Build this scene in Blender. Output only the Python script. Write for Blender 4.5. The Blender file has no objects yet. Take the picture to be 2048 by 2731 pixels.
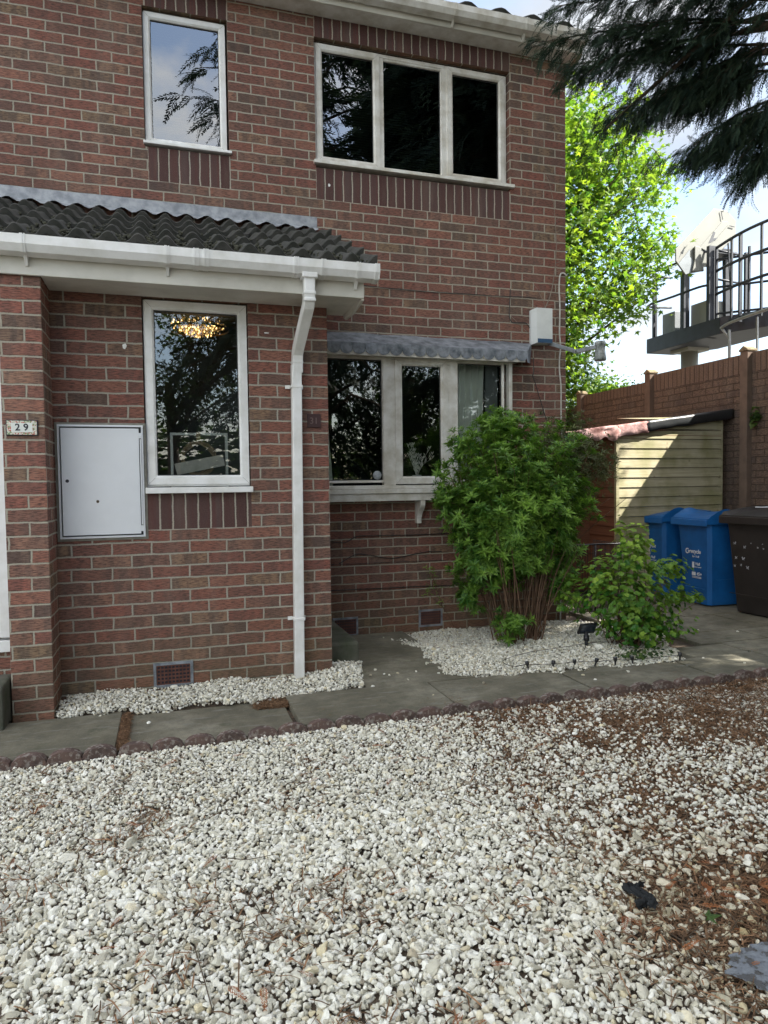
import bpy, math, random
import numpy as np
from mathutils import Vector, Matrix, noise as mnoise
rng = np.random.default_rng(7)
random.seed(7)
D = bpy.data
SC = bpy.context.scene
COL = SC.collection
R = math.radians

# ------------------------------------------------------------------ camera
CAM = np.array([-2.9381, -5.5933, 1.2718])
FPX = 1841.97
_r = np.array([0.95485869, -0.2967981, -0.01248104])
_u = np.array([0.02430077, 0.03616806, 0.99905022])
_d = np.array([0.29606479, 0.95425508, -0.04174781])
cam_d = D.cameras.new('camera'); cam = D.objects.new('camera', cam_d); COL.objects.link(cam)
cam.matrix_world = Matrix(((_r[0], _u[0], -_d[0], CAM[0]), (_r[1], _u[1], -_d[1], CAM[1]), (_r[2], _u[2], -_d[2], CAM[2]), (0, 0, 0, 1)))
cam_d.sensor_fit = 'HORIZONTAL'; cam_d.sensor_width = 36.0; cam_d.lens = FPX / 2048 * 36
cam_d.clip_end = 2000; cam_d.clip_start = 0.05
SC.camera = cam

# ------------------------------------------------------------------ light
SUN = Vector((1.0, -0.60, 1.158)).normalized()
sl = D.lights.new('sun', 'SUN'); sl.energy = 5.0; sl.angle = R(0.5); sl.color = (1.0, 0.95, 0.86)
so = D.objects.new('sun', sl); COL.objects.link(so)
so.rotation_euler = SUN.to_track_quat('Z', 'Y').to_euler()
SC.view_settings.view_transform = 'Standard'; SC.view_settings.look = 'None'
SC.view_settings.exposure = 1.78; SC.view_settings.gamma = 1.0

W = D.worlds.new('World'); SC.world = W; W.use_nodes = True
nt = W.node_tree; nt.nodes.clear()
def N(nt, t, **k):
    n = nt.nodes.new(t)
    for a, b in k.items():
        if a.startswith('i_'):
            n.inputs[int(a[2:])].default_value = b
        else:
            setattr(n, a, b)
    return n
def L(nt, a, b): nt.links.new(a, b)
out = N(nt, 'ShaderNodeOutputWorld')
bg = N(nt, 'ShaderNodeBackground')
sky = N(nt, 'ShaderNodeTexSky', sky_type='NISHITA', sun_disc=False)
sky.sun_elevation = math.asin(SUN.z); sky.sun_rotation = math.atan2(SUN.x, SUN.y)
sky.altitude = 0; sky.air_density = 1.0; sky.dust_density = 1.5
tc = N(nt, 'ShaderNodeTexCoord')
mp = N(nt, 'ShaderNodeMapping'); mp.inputs['Scale'].default_value = (1.0, 1.0, 2.2); mp.inputs['Location'].default_value = (3.1, 0.4, 0.35)
L(nt, tc.outputs['Generated'], mp.inputs[0])
n1 = N(nt, 'ShaderNodeTexNoise'); n1.inputs['Scale'].default_value = 2.3; n1.inputs['Detail'].default_value = 7; n1.inputs['Roughness'].default_value = 0.58; n1.inputs['Distortion'].default_value = 0.25
L(nt, mp.outputs[0], n1.inputs['Vector'])
cr = N(nt, 'ShaderNodeValToRGB'); cr.color_ramp.elements[0].position = 0.40; cr.color_ramp.elements[1].position = 0.61
L(nt, n1.outputs[0], cr.inputs[0])
n2 = N(nt, 'ShaderNodeTexNoise'); n2.inputs['Scale'].default_value = 4.5; n2.inputs['Detail'].default_value = 5
L(nt, mp.outputs[0], n2.inputs['Vector'])
cc = N(nt, 'ShaderNodeValToRGB'); cc.color_ramp.elements[0].position = 0.35; cc.color_ramp.elements[1].position = 0.65
cc.color_ramp.elements[0].color = (1.85, 2.15, 2.65, 1); cc.color_ramp.elements[1].color = (2.8, 2.9, 3.0, 1)
L(nt, n2.outputs[0], cc.inputs[0])
tint = N(nt, 'ShaderNodeMix', data_type='RGBA', blend_type='MULTIPLY'); tint.inputs[0].default_value = 1.0
tint.inputs[7].default_value = (1.45, 1.45, 1.40, 1)
L(nt, sky.outputs[0], tint.inputs[6])
mx = N(nt, 'ShaderNodeMix', data_type='RGBA'); L(nt, cr.outputs[0], mx.inputs[0]); L(nt, tint.outputs[2], mx.inputs[6]); L(nt, cc.outputs[0], mx.inputs[7])
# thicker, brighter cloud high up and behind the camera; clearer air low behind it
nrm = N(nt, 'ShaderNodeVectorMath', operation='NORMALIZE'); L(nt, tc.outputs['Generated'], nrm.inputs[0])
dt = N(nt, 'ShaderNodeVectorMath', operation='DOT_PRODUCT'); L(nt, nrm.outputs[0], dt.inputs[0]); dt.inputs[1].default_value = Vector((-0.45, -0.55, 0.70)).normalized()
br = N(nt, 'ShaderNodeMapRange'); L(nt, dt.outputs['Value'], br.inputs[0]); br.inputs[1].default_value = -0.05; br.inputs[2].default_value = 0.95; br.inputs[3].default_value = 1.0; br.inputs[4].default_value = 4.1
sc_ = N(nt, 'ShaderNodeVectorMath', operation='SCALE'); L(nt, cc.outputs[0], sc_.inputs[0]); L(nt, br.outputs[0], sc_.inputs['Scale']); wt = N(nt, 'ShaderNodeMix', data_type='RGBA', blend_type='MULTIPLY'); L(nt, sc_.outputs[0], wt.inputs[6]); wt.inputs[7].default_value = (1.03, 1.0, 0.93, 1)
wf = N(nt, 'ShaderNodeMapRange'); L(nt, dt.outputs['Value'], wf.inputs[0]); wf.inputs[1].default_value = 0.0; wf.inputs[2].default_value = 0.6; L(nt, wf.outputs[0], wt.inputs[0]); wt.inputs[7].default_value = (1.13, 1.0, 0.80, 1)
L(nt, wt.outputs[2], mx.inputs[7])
db = N(nt, 'ShaderNodeVectorMath', operation='DOT_PRODUCT'); L(nt, nrm.outputs[0], db.inputs[0]); db.inputs[1].default_value = Vector((0.0, -0.74, 0.68)).normalized()
bb = N(nt, 'ShaderNodeMapRange'); L(nt, db.outputs['Value'], bb.inputs[0]); bb.inputs[1].default_value = 0.960; bb.inputs[2].default_value = 0.985; bb.inputs[3].default_value = 0.0; bb.inputs[4].default_value = 0.20
sb = N(nt, 'ShaderNodeMath', operation='SUBTRACT'); L(nt, n1.outputs[0], sb.inputs[0]); L(nt, bb.outputs[0], sb.inputs[1]); L(nt, sb.outputs[0], cr.inputs[0])
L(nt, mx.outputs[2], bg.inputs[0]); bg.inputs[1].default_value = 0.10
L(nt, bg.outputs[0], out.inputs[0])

# ------------------------------------------------------------------ helpers
def ray(x, y): return _d + (x - 1024) / FPX * _r - (y - 1365.5) / FPX * _u
def on_y(x, y, Y):
    v = ray(x, y); return CAM + v * (Y - CAM[1]) / v[1]
def tag(o, label=None, cat=None, group=None, kind=None):
    if label: o['label'] = label
    if cat: o['category'] = cat
    if group: o['group'] = group
    if kind: o['kind'] = kind
    return o
def empty(name, loc=(0, 0, 0), rz=0, label=None, cat=None, group=None):
    o = D.objects.new(name, None); COL.objects.link(o); o.location = loc; o.rotation_euler = (0, 0, rz)
    o.empty_display_size = 0.1
    return tag(o, label, cat, group)

class MB:
    """collects faces; build() links them as one mesh object"""
    def __init__(s): s.v = []; s.f = []; s.m = []; s.uv = []; s.sm = []
    def face(s, pts, m=0, uv=None, smooth=False):
        i = len(s.v); s.v += [tuple(p) for p in pts]; s.f.append(tuple(range(i, i + len(pts)))); s.m.append(m); s.uv.append(uv); s.sm.append(smooth)
    def idx(s, verts, faces, m=0, smooth=False):
        i = len(s.v); s.v += [tuple(p) for p in verts]
        for f in faces: s.f.append(tuple(a + i for a in f)); s.m.append(m); s.uv.append(None); s.sm.append(smooth)
    def box(s, x0, x1, y0, y1, z0, z1, m=0):
        v = [(x0, y0, z0), (x1, y0, z0), (x1, y1, z0), (x0, y1, z0), (x0, y0, z1), (x1, y0, z1), (x1, y1, z1), (x0, y1, z1)]
        s.idx(v, [(0, 3, 2, 1), (4, 5, 6, 7), (0, 1, 5, 4), (1, 2, 6, 5), (2, 3, 7, 6), (3, 0, 4, 7)], m)
    def obox(s, c, ax, ay, az, m=0):
        c = np.array(c, float); ax, ay, az = (np.array(a, float) for a in (ax, ay, az))
        v = [c + i * ax + j * ay + k * az for k in (-1, 1) for i, j in ((-1, -1), (1, -1), (1, 1), (-1, 1))]
        s.idx(v, [(0, 3, 2, 1), (4, 5, 6, 7), (0, 1, 5, 4), (1, 2, 6, 5), (2, 3, 7, 6), (3, 0, 4, 7)], m)
    def bar(s, a, b, w, h=None, m=0):
        a = np.array(a, float); b = np.array(b, float); h = h or w
        d = b - a; l = np.linalg.norm(d); d = d / l
        up = np.array([0, 0, 1.0]) if abs(d[2]) < 0.9 else np.array([0, 1.0, 0])
        x = np.cross(d, up); x /= np.linalg.norm(x); z = np.cross(x, d)
        s.obox((a + b) / 2, d * l / 2, x * w / 2, z * h / 2, m)
    def prism(s, pts, ext, m=0):
        ext = np.array(ext, float); n = len(pts); p = [np.array(q, float) for q in pts]; q = [a + ext for a in p]
        s.idx(p + q, [tuple(reversed(range(n))), tuple(range(n, 2 * n))] + [(i, (i + 1) % n, (i + 1) % n + n, i + n) for i in range(n)], m)
    def tube(s, pts, r, seg=8, m=0, cap=True, smooth=True):
        pts = [np.array(p, float) for p in pts]; n = len(pts)
        rr = r if hasattr(r, '__len__') else [r] * n
        v = []; pa = None
        for i, p in enumerate(pts):
            t = pts[min(i + 1, n - 1)] - pts[max(i - 1, 0)]; t = t / (np.linalg.norm(t) + 1e-9)
            if pa is None:
                a = np.cross(t, (0, 0, 1.0) if abs(t[2]) < 0.9 else (0, 1.0, 0))
            else: a = pa - t * (pa @ t)
            a /= np.linalg.norm(a) + 1e-9; pa = a; b = np.cross(t, a)
            for k in range(seg):
                an = 2 * math.pi * k / seg; v.append(p + rr[i] * (math.cos(an) * a + math.sin(an) * b))
        f = [(i * seg + k, i * seg + (k + 1) % seg, (i + 1) * seg + (k + 1) % seg, (i + 1) * seg + k) for i in range(n - 1) for k in range(seg)]
        s.idx(v, f, m, smooth)
        if cap:
            i = len(s.v) - len(v)
            s.f += [tuple(reversed(range(i, i + seg))), tuple(range(i + (n - 1) * seg, i + n * seg))]; s.m += [m, m]; s.uv += [None, None]; s.sm += [False, False]
    def cyl(s, c, r, h, seg=20, m=0, r2=None): s.tube([c, (c[0], c[1], c[2] + h)], [r, r if r2 is None else r2], seg, m)
    def lathe(s, prof, c=(0, 0, 0), seg=20, m=0):
        v = []; n = len(prof)
        for r, z in prof:
            for k in range(seg):
                a = 2 * math.pi * k / seg; v.append((c[0] + r * math.cos(a), c[1] + r * math.sin(a), c[2] + z))
        s.idx(v, [(i * seg + k, i * seg + (k + 1) % seg, (i + 1) * seg + (k + 1) % seg, (i + 1) * seg + k) for i in range(n - 1) for k in range(seg)], m, True)
    def build(s, name, mats, parent=None, bevel=0, uvauto=False):
        me = D.meshes.new(name); me.from_pydata([tuple(map(float, p)) for p in s.v], [], s.f)
        for mt in (mats if isinstance(mats, (list, tuple)) else [mats]): me.materials.append(mt)
        me.polygons.foreach_set('material_index', s.m); me.polygons.foreach_set('use_smooth', s.sm)
        if uvauto:
            ul = me.uv_layers.new(name='UVMap')
            for p, uvs in zip(me.polygons, s.uv):
                nn = p.normal
                for k, li in enumerate(p.loop_indices):
                    co = me.vertices[me.loops[li].vertex_index].co
                    if uvs: ul.data[li].uv = uvs[k]
                    elif abs(nn.y) > 0.7: ul.data[li].uv = (co.x, co.z)
                    elif abs(nn.x) > 0.7: ul.data[li].uv = (co.y, co.z)
                    else: ul.data[li].uv = (co.x, co.y)
        me.update()
        o = D.objects.new(name, me); COL.objects.link(o)
        if parent is not None: o.parent = parent
        if bevel:
            b = o.modifiers.new('bevel', 'BEVEL'); b.width = bevel; b.segments = 2; b.limit_method = 'ANGLE'; b.angle_limit = R(35)
        return o

def np_mesh(name, V, F, mats, parent=None, smooth=False, rnd=None, midx=None):
    """V (n,3), F (m,k) with k constant"""
    me = D.meshes.new(name); V = np.ascontiguousarray(V, np.float32); F = np.ascontiguousarray(F, np.int32)
    k = F.shape[1]
    me.vertices.add(len(V)); me.vertices.foreach_set('co', V.ravel())
    me.loops.add(F.size); me.loops.foreach_set('vertex_index', F.ravel())
    me.polygons.add(len(F)); me.polygons.foreach_set('loop_start', np.arange(0, F.size, k, dtype=np.int32))
    me.polygons.foreach_set('loop_total', np.full(len(F), k, np.int32))
    me.polygons.foreach_set('use_smooth', np.full(len(F), smooth))
    for mt in (mats if isinstance(mats, (list, tuple)) else [mats]): me.materials.append(mt)
    if midx is not None: me.polygons.foreach_set('material_index', midx.astype(np.int32))
    if rnd is not None:
        at = me.attributes.new('rnd', 'FLOAT', 'POINT'); at.data.foreach_set('value', np.ascontiguousarray(rnd, np.float32))
    me.update(calc_edges=True)
    o = D.objects.new(name, me); COL.objects.link(o)
    if parent is not None: o.parent = parent
    return o
def scatter(tv, tf, M, P, rnd=None):
    """template verts tv (k,3), faces tf (m,q); M (n,3,3), P (n,3)"""
    tv = np.asarray(tv, float); tf = np.asarray(tf, int); n = len(P)
    V = np.einsum('nij,kj->nki', M, tv) + np.asarray(P)[:, None, :]
    F = tf[None] + (np.arange(n) * len(tv))[:, None, None]
    r = None if rnd is None else np.repeat(rnd, len(tv))
    return V.reshape(-1, 3), F.reshape(-1, tf.shape[1]), r
def frames(dirs, ups=None, roll=None):
    """matrices whose columns are x=dir, y=side, z=normal"""
    d = np.asarray(dirs, float); d = d / (np.linalg.norm(d, axis=1, keepdims=True) + 1e-9)
    u = np.tile([0, 0, 1.0], (len(d), 1)) if ups is None else np.asarray(ups, float)
    s = np.cross(u, d); ln = np.linalg.norm(s, axis=1, keepdims=True); s = np.where(ln < 1e-3, [[0, 1.0, 0]], s / (ln + 1e-9))
    nn = np.cross(d, s)
    if roll is not None:
        c, q = np.cos(roll)[:, None], np.sin(roll)[:, None]
        s, nn = c * s + q * nn, -q * s + c * nn
    return np.stack([d, s, nn], 2)

# ------------------------------------------------------------------ materials
def mat(name):
    m = D.materials.new(name); m.use_nodes = True; t = m.node_tree
    b = t.nodes['Principled BSDF']; return m, t, b
def math_n(t, op, a=None, b=None, c=None, clamp=False):
    n = t.nodes.new('ShaderNodeMath'); n.operation = op; n.use_clamp = clamp
    for i, x in enumerate((a, b, c)):
        if x is None: continue
        if isinstance(x, (int, float)): n.inputs[i].default_value = x
        else: t.links.new(x, n.inputs[i])
    return n.outputs[0]
def ramp(t, fac, stops, interp='LINEAR'):
    n = t.nodes.new('ShaderNodeValToRGB'); e = n.color_ramp.elements; n.color_ramp.interpolation = interp
    while len(e) < len(stops): e.new(0.5)
    for q, (p, c) in zip(e, stops):
        q.position = p; q.color = (*c, 1) if hasattr(c, '__len__') else (c, c, c, 1)
    t.links.new(fac, n.inputs[0]); return n.outputs[0]
def mixc(t, f, a, b, mode='MIX'):
    n = t.nodes.new('ShaderNodeMix'); n.data_type = 'RGBA'; n.blend_type = mode
    for i, x in ((0, f), (6, a), (7, b)):
        if isinstance(x, (int, float)): n.inputs[i].default_value = x
        elif isinstance(x, tuple): n.inputs[i].default_value = (*x, 1)
        else: t.links.new(x, n.inputs[i])
    return n.outputs[2]
def noise(t, vec, scale, detail=4, rough=0.5, dims='3D', w=None, dist=0.0):
    n = t.nodes.new('ShaderNodeTexNoise'); n.noise_dimensions = dims
    n.inputs['Scale'].default_value = scale; n.inputs['Detail'].default_value = detail; n.inputs['Roughness'].default_value = rough
    n.inputs['Distortion'].default_value = dist
    if vec is not None and dims != '1D': t.links.new(vec, n.inputs['Vector'])
    if w is not None: t.links.new(w, n.inputs['W'])
    return n.outputs[0]
def objco(t, scale=None, rot=None):
    c = t.nodes.new('ShaderNodeTexCoord').outputs['Object']
    if scale or rot:
        m = t.nodes.new('ShaderNodeMapping'); t.links.new(c, m.inputs[0])
        if scale: m.inputs['Scale'].default_value = scale
        if rot: m.inputs['Rotation'].default_value = rot
        return m.outputs[0]
    return c
def bump(t, b, h, dist=0.005, strength=1.0):
    n = t.nodes.new('ShaderNodeBump'); n.inputs['Distance'].default_value = dist; n.inputs['Strength'].default_value = strength
    t.links.new(h, n.inputs['Height']); t.links.new(n.outputs[0], b.inputs['Normal'])
def simple(name, col, rough=0.6, var=0.25, nscale=6.0, bscale=60.0, bd=0.001, metal=0.0, col2=None, spec=None):
    m, t, b = mat(name); o = objco(t)
    f = noise(t, o, nscale, 5, 0.6)
    c2 = col2 or tuple(max(0, c * (1 - var)) for c in col)
    cc = ramp(t, f, [(0.35, c2), (0.62, col)])
    t.links.new(cc, b.inputs['Base Color']); b.inputs['Roughness'].default_value = rough; b.inputs['Metallic'].default_value = metal
    if spec is not None: b.inputs['Specular IOR Level'].default_value = spec
    if bd: bump(t, b, noise(t, o, bscale, 4, 0.6), bd)
    return m

def brick_mat(name, bw, bh, stagger, palette, mortar, u0=0.0, v0=0.0, joint=0.0052, grime=0.35, drag=1.0, swap=False, mdark=0.0, depth=0.007):
    m, t, b = mat(name)
    uv = t.nodes.new('ShaderNodeUVMap'); uv.uv_map = 'UVMap'
    wob = t.nodes.new('ShaderNodeTexNoise'); wob.inputs['Scale'].default_value = 9.0; wob.inputs['Detail'].default_value = 3
    t.links.new(uv.outputs[0], wob.inputs['Vector'])
    sub = t.nodes.new('ShaderNodeVectorMath'); sub.operation = 'SUBTRACT'; t.links.new(wob.outputs[1], sub.inputs[0]); sub.inputs[1].default_value = (.5, .5, .5)
    sc = t.nodes.new('ShaderNodeVectorMath'); sc.operation = 'SCALE'; t.links.new(sub.outputs[0], sc.inputs[0]); sc.inputs['Scale'].default_value = 0.013
    ad = t.nodes.new('ShaderNodeVectorMath'); ad.operation = 'ADD'; t.links.new(uv.outputs[0], ad.inputs[0]); t.links.new(sc.outputs[0], ad.inputs[1])
    sp = t.nodes.new('ShaderNodeSeparateXYZ'); t.links.new(ad.outputs[0], sp.inputs[0])
    U, V = sp.outputs[0], sp.outputs[1]
    if swap: U, V = V, U
    vv = math_n(t, 'DIVIDE', math_n(t, 'SUBTRACT', V, v0), bh)
    row = math_n(t, 'FLOOR', vv); fv = math_n(t, 'SUBTRACT', vv, row)
    par = math_n(t, 'ABSOLUTE', math_n(t, 'MODULO', row, 2.0))
    rj = t.nodes.new('ShaderNodeTexWhiteNoise'); rj.noise_dimensions = '1D'; t.links.new(row, rj.inputs['W'])
    uu = math_n(t, 'ADD', math_n(t, 'DIVIDE', math_n(t, 'SUBTRACT', U, u0), bw), math_n(t, 'MULTIPLY', par, stagger))
    uu = math_n(t, 'ADD', uu, math_n(t, 'MULTIPLY', math_n(t, 'SUBTRACT', rj.outputs[0], 0.5), 0.05))
    col = math_n(t, 'FLOOR', uu); fu = math_n(t, 'SUBTRACT', uu, col)
    du = math_n(t, 'MULTIPLY', math_n(t, 'MINIMUM', fu, math_n(t, 'SUBTRACT', 1.0, fu)), bw)
    dv = math_n(t, 'MULTIPLY', math_n(t, 'MINIMUM', fv, math_n(t, 'SUBTRACT', 1.0, fv)), bh)
    # slightly ragged edges with rounded corners
    rag = noise(t, uv.outputs[0], 120.0, 3, 0.6)
    dm = math_n(t, 'ADD', math_n(t, 'MINIMUM', du, dv), math_n(t, 'MULTIPLY', math_n(t, 'SUBTRACT', rag, 0.5), 0.0075))
    ms = t.nodes.new('ShaderNodeMapRange'); ms.interpolation_type = 'SMOOTHSTEP'; t.links.new(dm, ms.inputs[0])
    ms.inputs[1].default_value = joint - 0.0014; ms.inputs[2].default_value = joint + 0.0014
    mask = ms.outputs[0]
    cv = t.nodes.new('ShaderNodeCombineXYZ'); t.links.new(col, cv.inputs[0]); t.links.new(row, cv.inputs[1])
    wn = t.nodes.new('ShaderNodeTexWhiteNoise'); wn.noise_dimensions = '3D'; t.links.new(cv.outputs[0], wn.inputs['Vector'])
    base = ramp(t, wn.outputs[0], palette)
    s2 = t.nodes.new('ShaderNodeSeparateColor'); t.links.new(wn.outputs[1], s2.inputs[0])
    # kiss marks: darker vertical bands inside a brick
    bw_ = t.nodes.new('ShaderNodeCombineXYZ'); t.links.new(math_n(t, 'MULTIPLY', uu, 3.0), bw_.inputs[0]); t.links.new(math_n(t, 'MULTIPLY', row, 7.3), bw_.inputs[1])
    t.links.new(math_n(t, 'MULTIPLY', fv, 0.25), bw_.inputs[2])
    kiss = ramp(t, noise(t, bw_.outputs[0], 1.0, 3, 0.6), [(0.42, 0.0), (0.56, 1.0)])
    kiss = math_n(t, 'MULTIPLY', kiss, math_n(t, 'MULTIPLY', s2.outputs[0], 1.0))
    base = mixc(t, kiss, base, mixc(t, 0.6, base, (0.075, 0.06, 0.058)))
    # diagonal drag marks
    mpn = t.nodes.new('ShaderNodeMapping'); t.links.new(uv.outputs[0], mpn.inputs[0]); mpn.inputs['Rotation'].default_value = (0, 0, R(-42)); mpn.inputs['Scale'].default_value = (26, 260, 1)
    dr = noise(t, mpn.outputs[0], 1.0, 2, 0.6)
    fine = noise(t, uv.outputs[0], 330.0, 3, 0.7)
    base = mixc(t, math_n(t, 'MULTIPLY', ramp(t, dr, [(0.42, 1.0), (0.52, 0.0)]), 0.80 * drag), base, (0.06, 0.035, 0.032))
    base = mixc(t, math_n(t, 'MULTIPLY', ramp(t, fine, [(0.58, 0.0), (0.70, 1.0)]), 0.50), base, (0.44, 0.34, 0.28))
    mc = mixc(t, noise(t, uv.outputs[0], 45.0, 4, 0.6), tuple(c * 0.72 for c in mortar), mortar)
    colr = mixc(t, mask, mc, base)
    g = ramp(t, noise(t, uv.outputs[0], 1.6, 5, 0.65), [(0.38, 1.0), (0.62, 0.0)])
    colr = mixc(t, math_n(t, 'MULTIPLY', g, grime), colr, mixc(t, 0.55, colr, (0.06, 0.055, 0.045)))
    st_ = t.nodes.new('ShaderNodeMapping'); t.links.new(uv.outputs[0], st_.inputs[0]); st_.inputs['Scale'].default_value = (5.0, .7, 1)
    colr = mixc(t, math_n(t, 'MULTIPLY', ramp(t, noise(t, st_.outputs[0], 1.0, 5, 0.65), [(0.50, 0.0), (0.70, 1.0)]), 0.30), colr, mixc(t, 0.5, colr, (0.34, 0.28, 0.22)))
    # algae low down on the wall
    se = t.nodes.new('ShaderNodeSeparateXYZ'); t.links.new(uv.outputs[0], se.inputs[0])
    lowf = math_n(t, 'MULTIPLY', ramp(t, se.outputs[1], [(0.0, 1.0), (0.55, 0.0)]), ramp(t, noise(t, uv.outputs[0], 3.0, 4, 0.6), [(0.35, 0.15), (0.65, 0.75)]))
    colr = mixc(t, lowf, colr, mixc(t, 0.5, colr, (0.12, 0.12, 0.05)))
    t.links.new(colr, b.inputs['Base Color']); b.inputs['Roughness'].default_value = 0.88; b.inputs['Specular IOR Level'].default_value = 0.25
    h = math_n(t, 'ADD', math_n(t, 'MULTIPLY', mask, 1.0), math_n(t, 'ADD', math_n(t, 'MULTIPLY', dr, 0.35 * drag), math_n(t, 'MULTIPLY', rag, 0.25)))
    bump(t, b, h, depth)
    return m
RED = [(0.0, (0.30, 0.140, 0.098)), (0.18, (0.265, 0.105, 0.076)), (0.36, (0.200, 0.106, 0.080)), (0.5, (0.285, 0.106, 0.078)), (0.66, (0.220, 0.112, 0.083)), (0.84, (0.31, 0.165, 0.115)), (0.94, (0.27, 0.180, 0.11)), (1.0, (0.165, 0.100, 0.078))]
DRK = [(0.0, (0.075, 0.035, 0.033)), (0.5, (0.095, 0.045, 0.04)), (1.0, (0.115, 0.05, 0.045))]
MORT = (0.46, 0.42, 0.34)
M = {}
M['brick_main'] = brick_mat('house_brick', .225, .075, .5, RED, MORT, u0=0.1125, v0=.055)
M['brick_porch'] = brick_mat('porch_brick', .225, .075, .5, RED, (0.44, 0.41, 0.34), u0=-1.932 - .1075, v0=.03, grime=0.2)
M['brick_pillar'] = brick_mat('pillar_brick', .1125 * 2, .075, .5, [(p, tuple(min(1, k * 1.15) for k in c)) for p, c in RED], MORT, u0=-3.78, v0=.03, grime=0.12)
M['soldier'] = brick_mat('soldier_brick', .0758, 2.0, .0, DRK, (0.46, 0.41, 0.34), u0=0.0, v0=-10.0, drag=0.1, grime=0.2)
M['upvc'] = simple('white_upvc', (0.80, 0.80, 0.79), 0.38, 0.05, 7.0, 80, 0.0003, col2=(0.66, 0.655, 0.62))
M['upvc_dirty'] = simple('weathered_upvc', (0.72, 0.71, 0.67), 0.42, 0.16, 7.0, 80, 0.0003, col2=(0.50, 0.47, 0.40))
M['fascia'] = simple('fascia_board', (0.66, 0.64, 0.58), 0.5, 0.2, 2.5, 60, 0.0004, col2=(0.50, 0.48, 0.42))
M['gasket'] = simple('black_gasket', (0.012, 0.013, 0.015), 0.5, 0.1, 5, 60, 0)
M['lead'] = simple('lead_sheet', (0.27, 0.29, 0.32), 0.5, 0.4, 13.0, 22, 0.004, metal=0.15, col2=(0.09, 0.105, 0.12))
M['lead_pale'] = simple('new_lead_sheet', (0.36, 0.375, 0.40), 0.6, 0.4, 14.0, 18, 0.004, metal=0.1, col2=(0.20, 0.215, 0.24))
M['tile'] = simple('concrete_tile', (0.048, 0.046, 0.041), 0.85, 0.45, 14.0, 70, 0.003, col2=(0.022, 0.024, 0.018))
M['slab'] = simple('paving_stone', (0.155, 0.150, 0.125), 0.85, 0.3, 2.2, 90, 0.0018, col2=(0.095, 0.100, 0.075))
M['step'] = simple('mossy_concrete', (0.12, 0.115, 0.095), 0.9, 0.4, 5.0, 80, 0.003, col2=(0.05, 0.06, 0.035))
M['edging'] = simple('red_concrete_edging', (0.17, 0.095, 0.085), 0.9, 0.5, 22.0, 90, 0.003, col2=(0.075, 0.05, 0.045))
M['soil'] = simple('dark_soil', (0.115, 0.085, 0.060), 0.95, 0.5, 18.0, 80, 0.006)
M['black'] = simple('black_plastic', (0.018, 0.018, 0.02), 0.4, 0.2, 20, 80, 0.0002)
M['blackmetal'] = simple('dark_painted_steel', (0.030, 0.036, 0.050), 0.5, 0.3, 9, 60, 0.0005)
M['galv'] = simple('galvanised_steel', (0.30, 0.31, 0.32), 0.45, 0.25, 8, 60, 0.0004, metal=0.5)
M['cream'] = simple('cream_painted_metal', (0.27, 0.275, 0.25), 0.5, 0.12, 3, 50, 0.0004)
M['white_metal'] = simple('white_painted_steel', (0.72, 0.74, 0.77), 0.38, 0.06, 4, 60, 0.0003)
M['bark'] = simple('bark', (0.10, 0.07, 0.045), 0.9, 0.45, 22, 90, 0.003)
M['stem'] = simple('shrub_stem', (0.15, 0.085, 0.05), 0.85, 0.4, 25, 90, 0.001)
M['wood_cable'] = simple('dry_vine', (0.30, 0.25, 0.20), 0.85, 0.3, 20, 60, 0.0005)
M['blue'] = simple('blue_bin_plastic', (0.010, 0.120, 0.37), 0.42, 0.3, 4, 110, 0.0006)
M['brownbin'] = simple('brown_bin_plastic', (0.026, 0.021, 0.019), 0.5, 0.35, 5, 110, 0.0006)
M['print'] = simple('white_print', (0.72, 0.75, 0.78), 0.5, 0.2, 30, 60, 0)
M['ceram'] = simple('white_ceramic', (0.72, 0.74, 0.70), 0.25, 0.08, 5, 60, 0)
M['room'] = simple('room_wall', (0.10, 0.105, 0.11), 0.9, 0.15, 2, 30, 0)
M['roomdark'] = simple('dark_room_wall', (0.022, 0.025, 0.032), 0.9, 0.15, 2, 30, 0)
M['blind'] = simple('dark_blind_slat', (0.012, 0.014, 0.026), 0.55, 0.15, 3, 60, 0)
M['curtain'] = simple('pale_curtain', (0.82, 0.86, 0.78), 0.9, 0.1, 6, 200, 0.0005)
M['dried'] = simple('dried_grass', (0.78, 0.77, 0.70), 0.9, 0.2, 20, 60, 0)
M['wicker'] = simple('wicker', (0.36, 0.27, 0.18), 0.9, 0.4, 40, 60, 0)
M['plaque'] = simple('brown_plaque', (0.050, 0.020, 0.020), 0.5, 0.2, 12, 60, 0.0004)
M['ink'] = simple('black_ink', (0.01, 0.01, 0.02), 0.4, 0.1, 5, 60, 0)
M['pinkfelt'] = simple('faded_pink_roof_felt', (0.62, 0.40, 0.38), 0.85, 0.5, 7, 40, 0.006, col2=(0.30, 0.14, 0.12))
M['blackfelt'] = simple('black_roof_felt', (0.025, 0.028, 0.03), 0.38, 0.2, 6, 60, 0.002)
M['terracotta'] = simple('terracotta', (0.13, 0.055, 0.04), 0.85, 0.4, 20, 60, 0.001)
M['asphalt'] = simple('far_ground', (0.10, 0.095, 0.08), 0.95, 0.3, 0.6, 20, 0.002)

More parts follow.
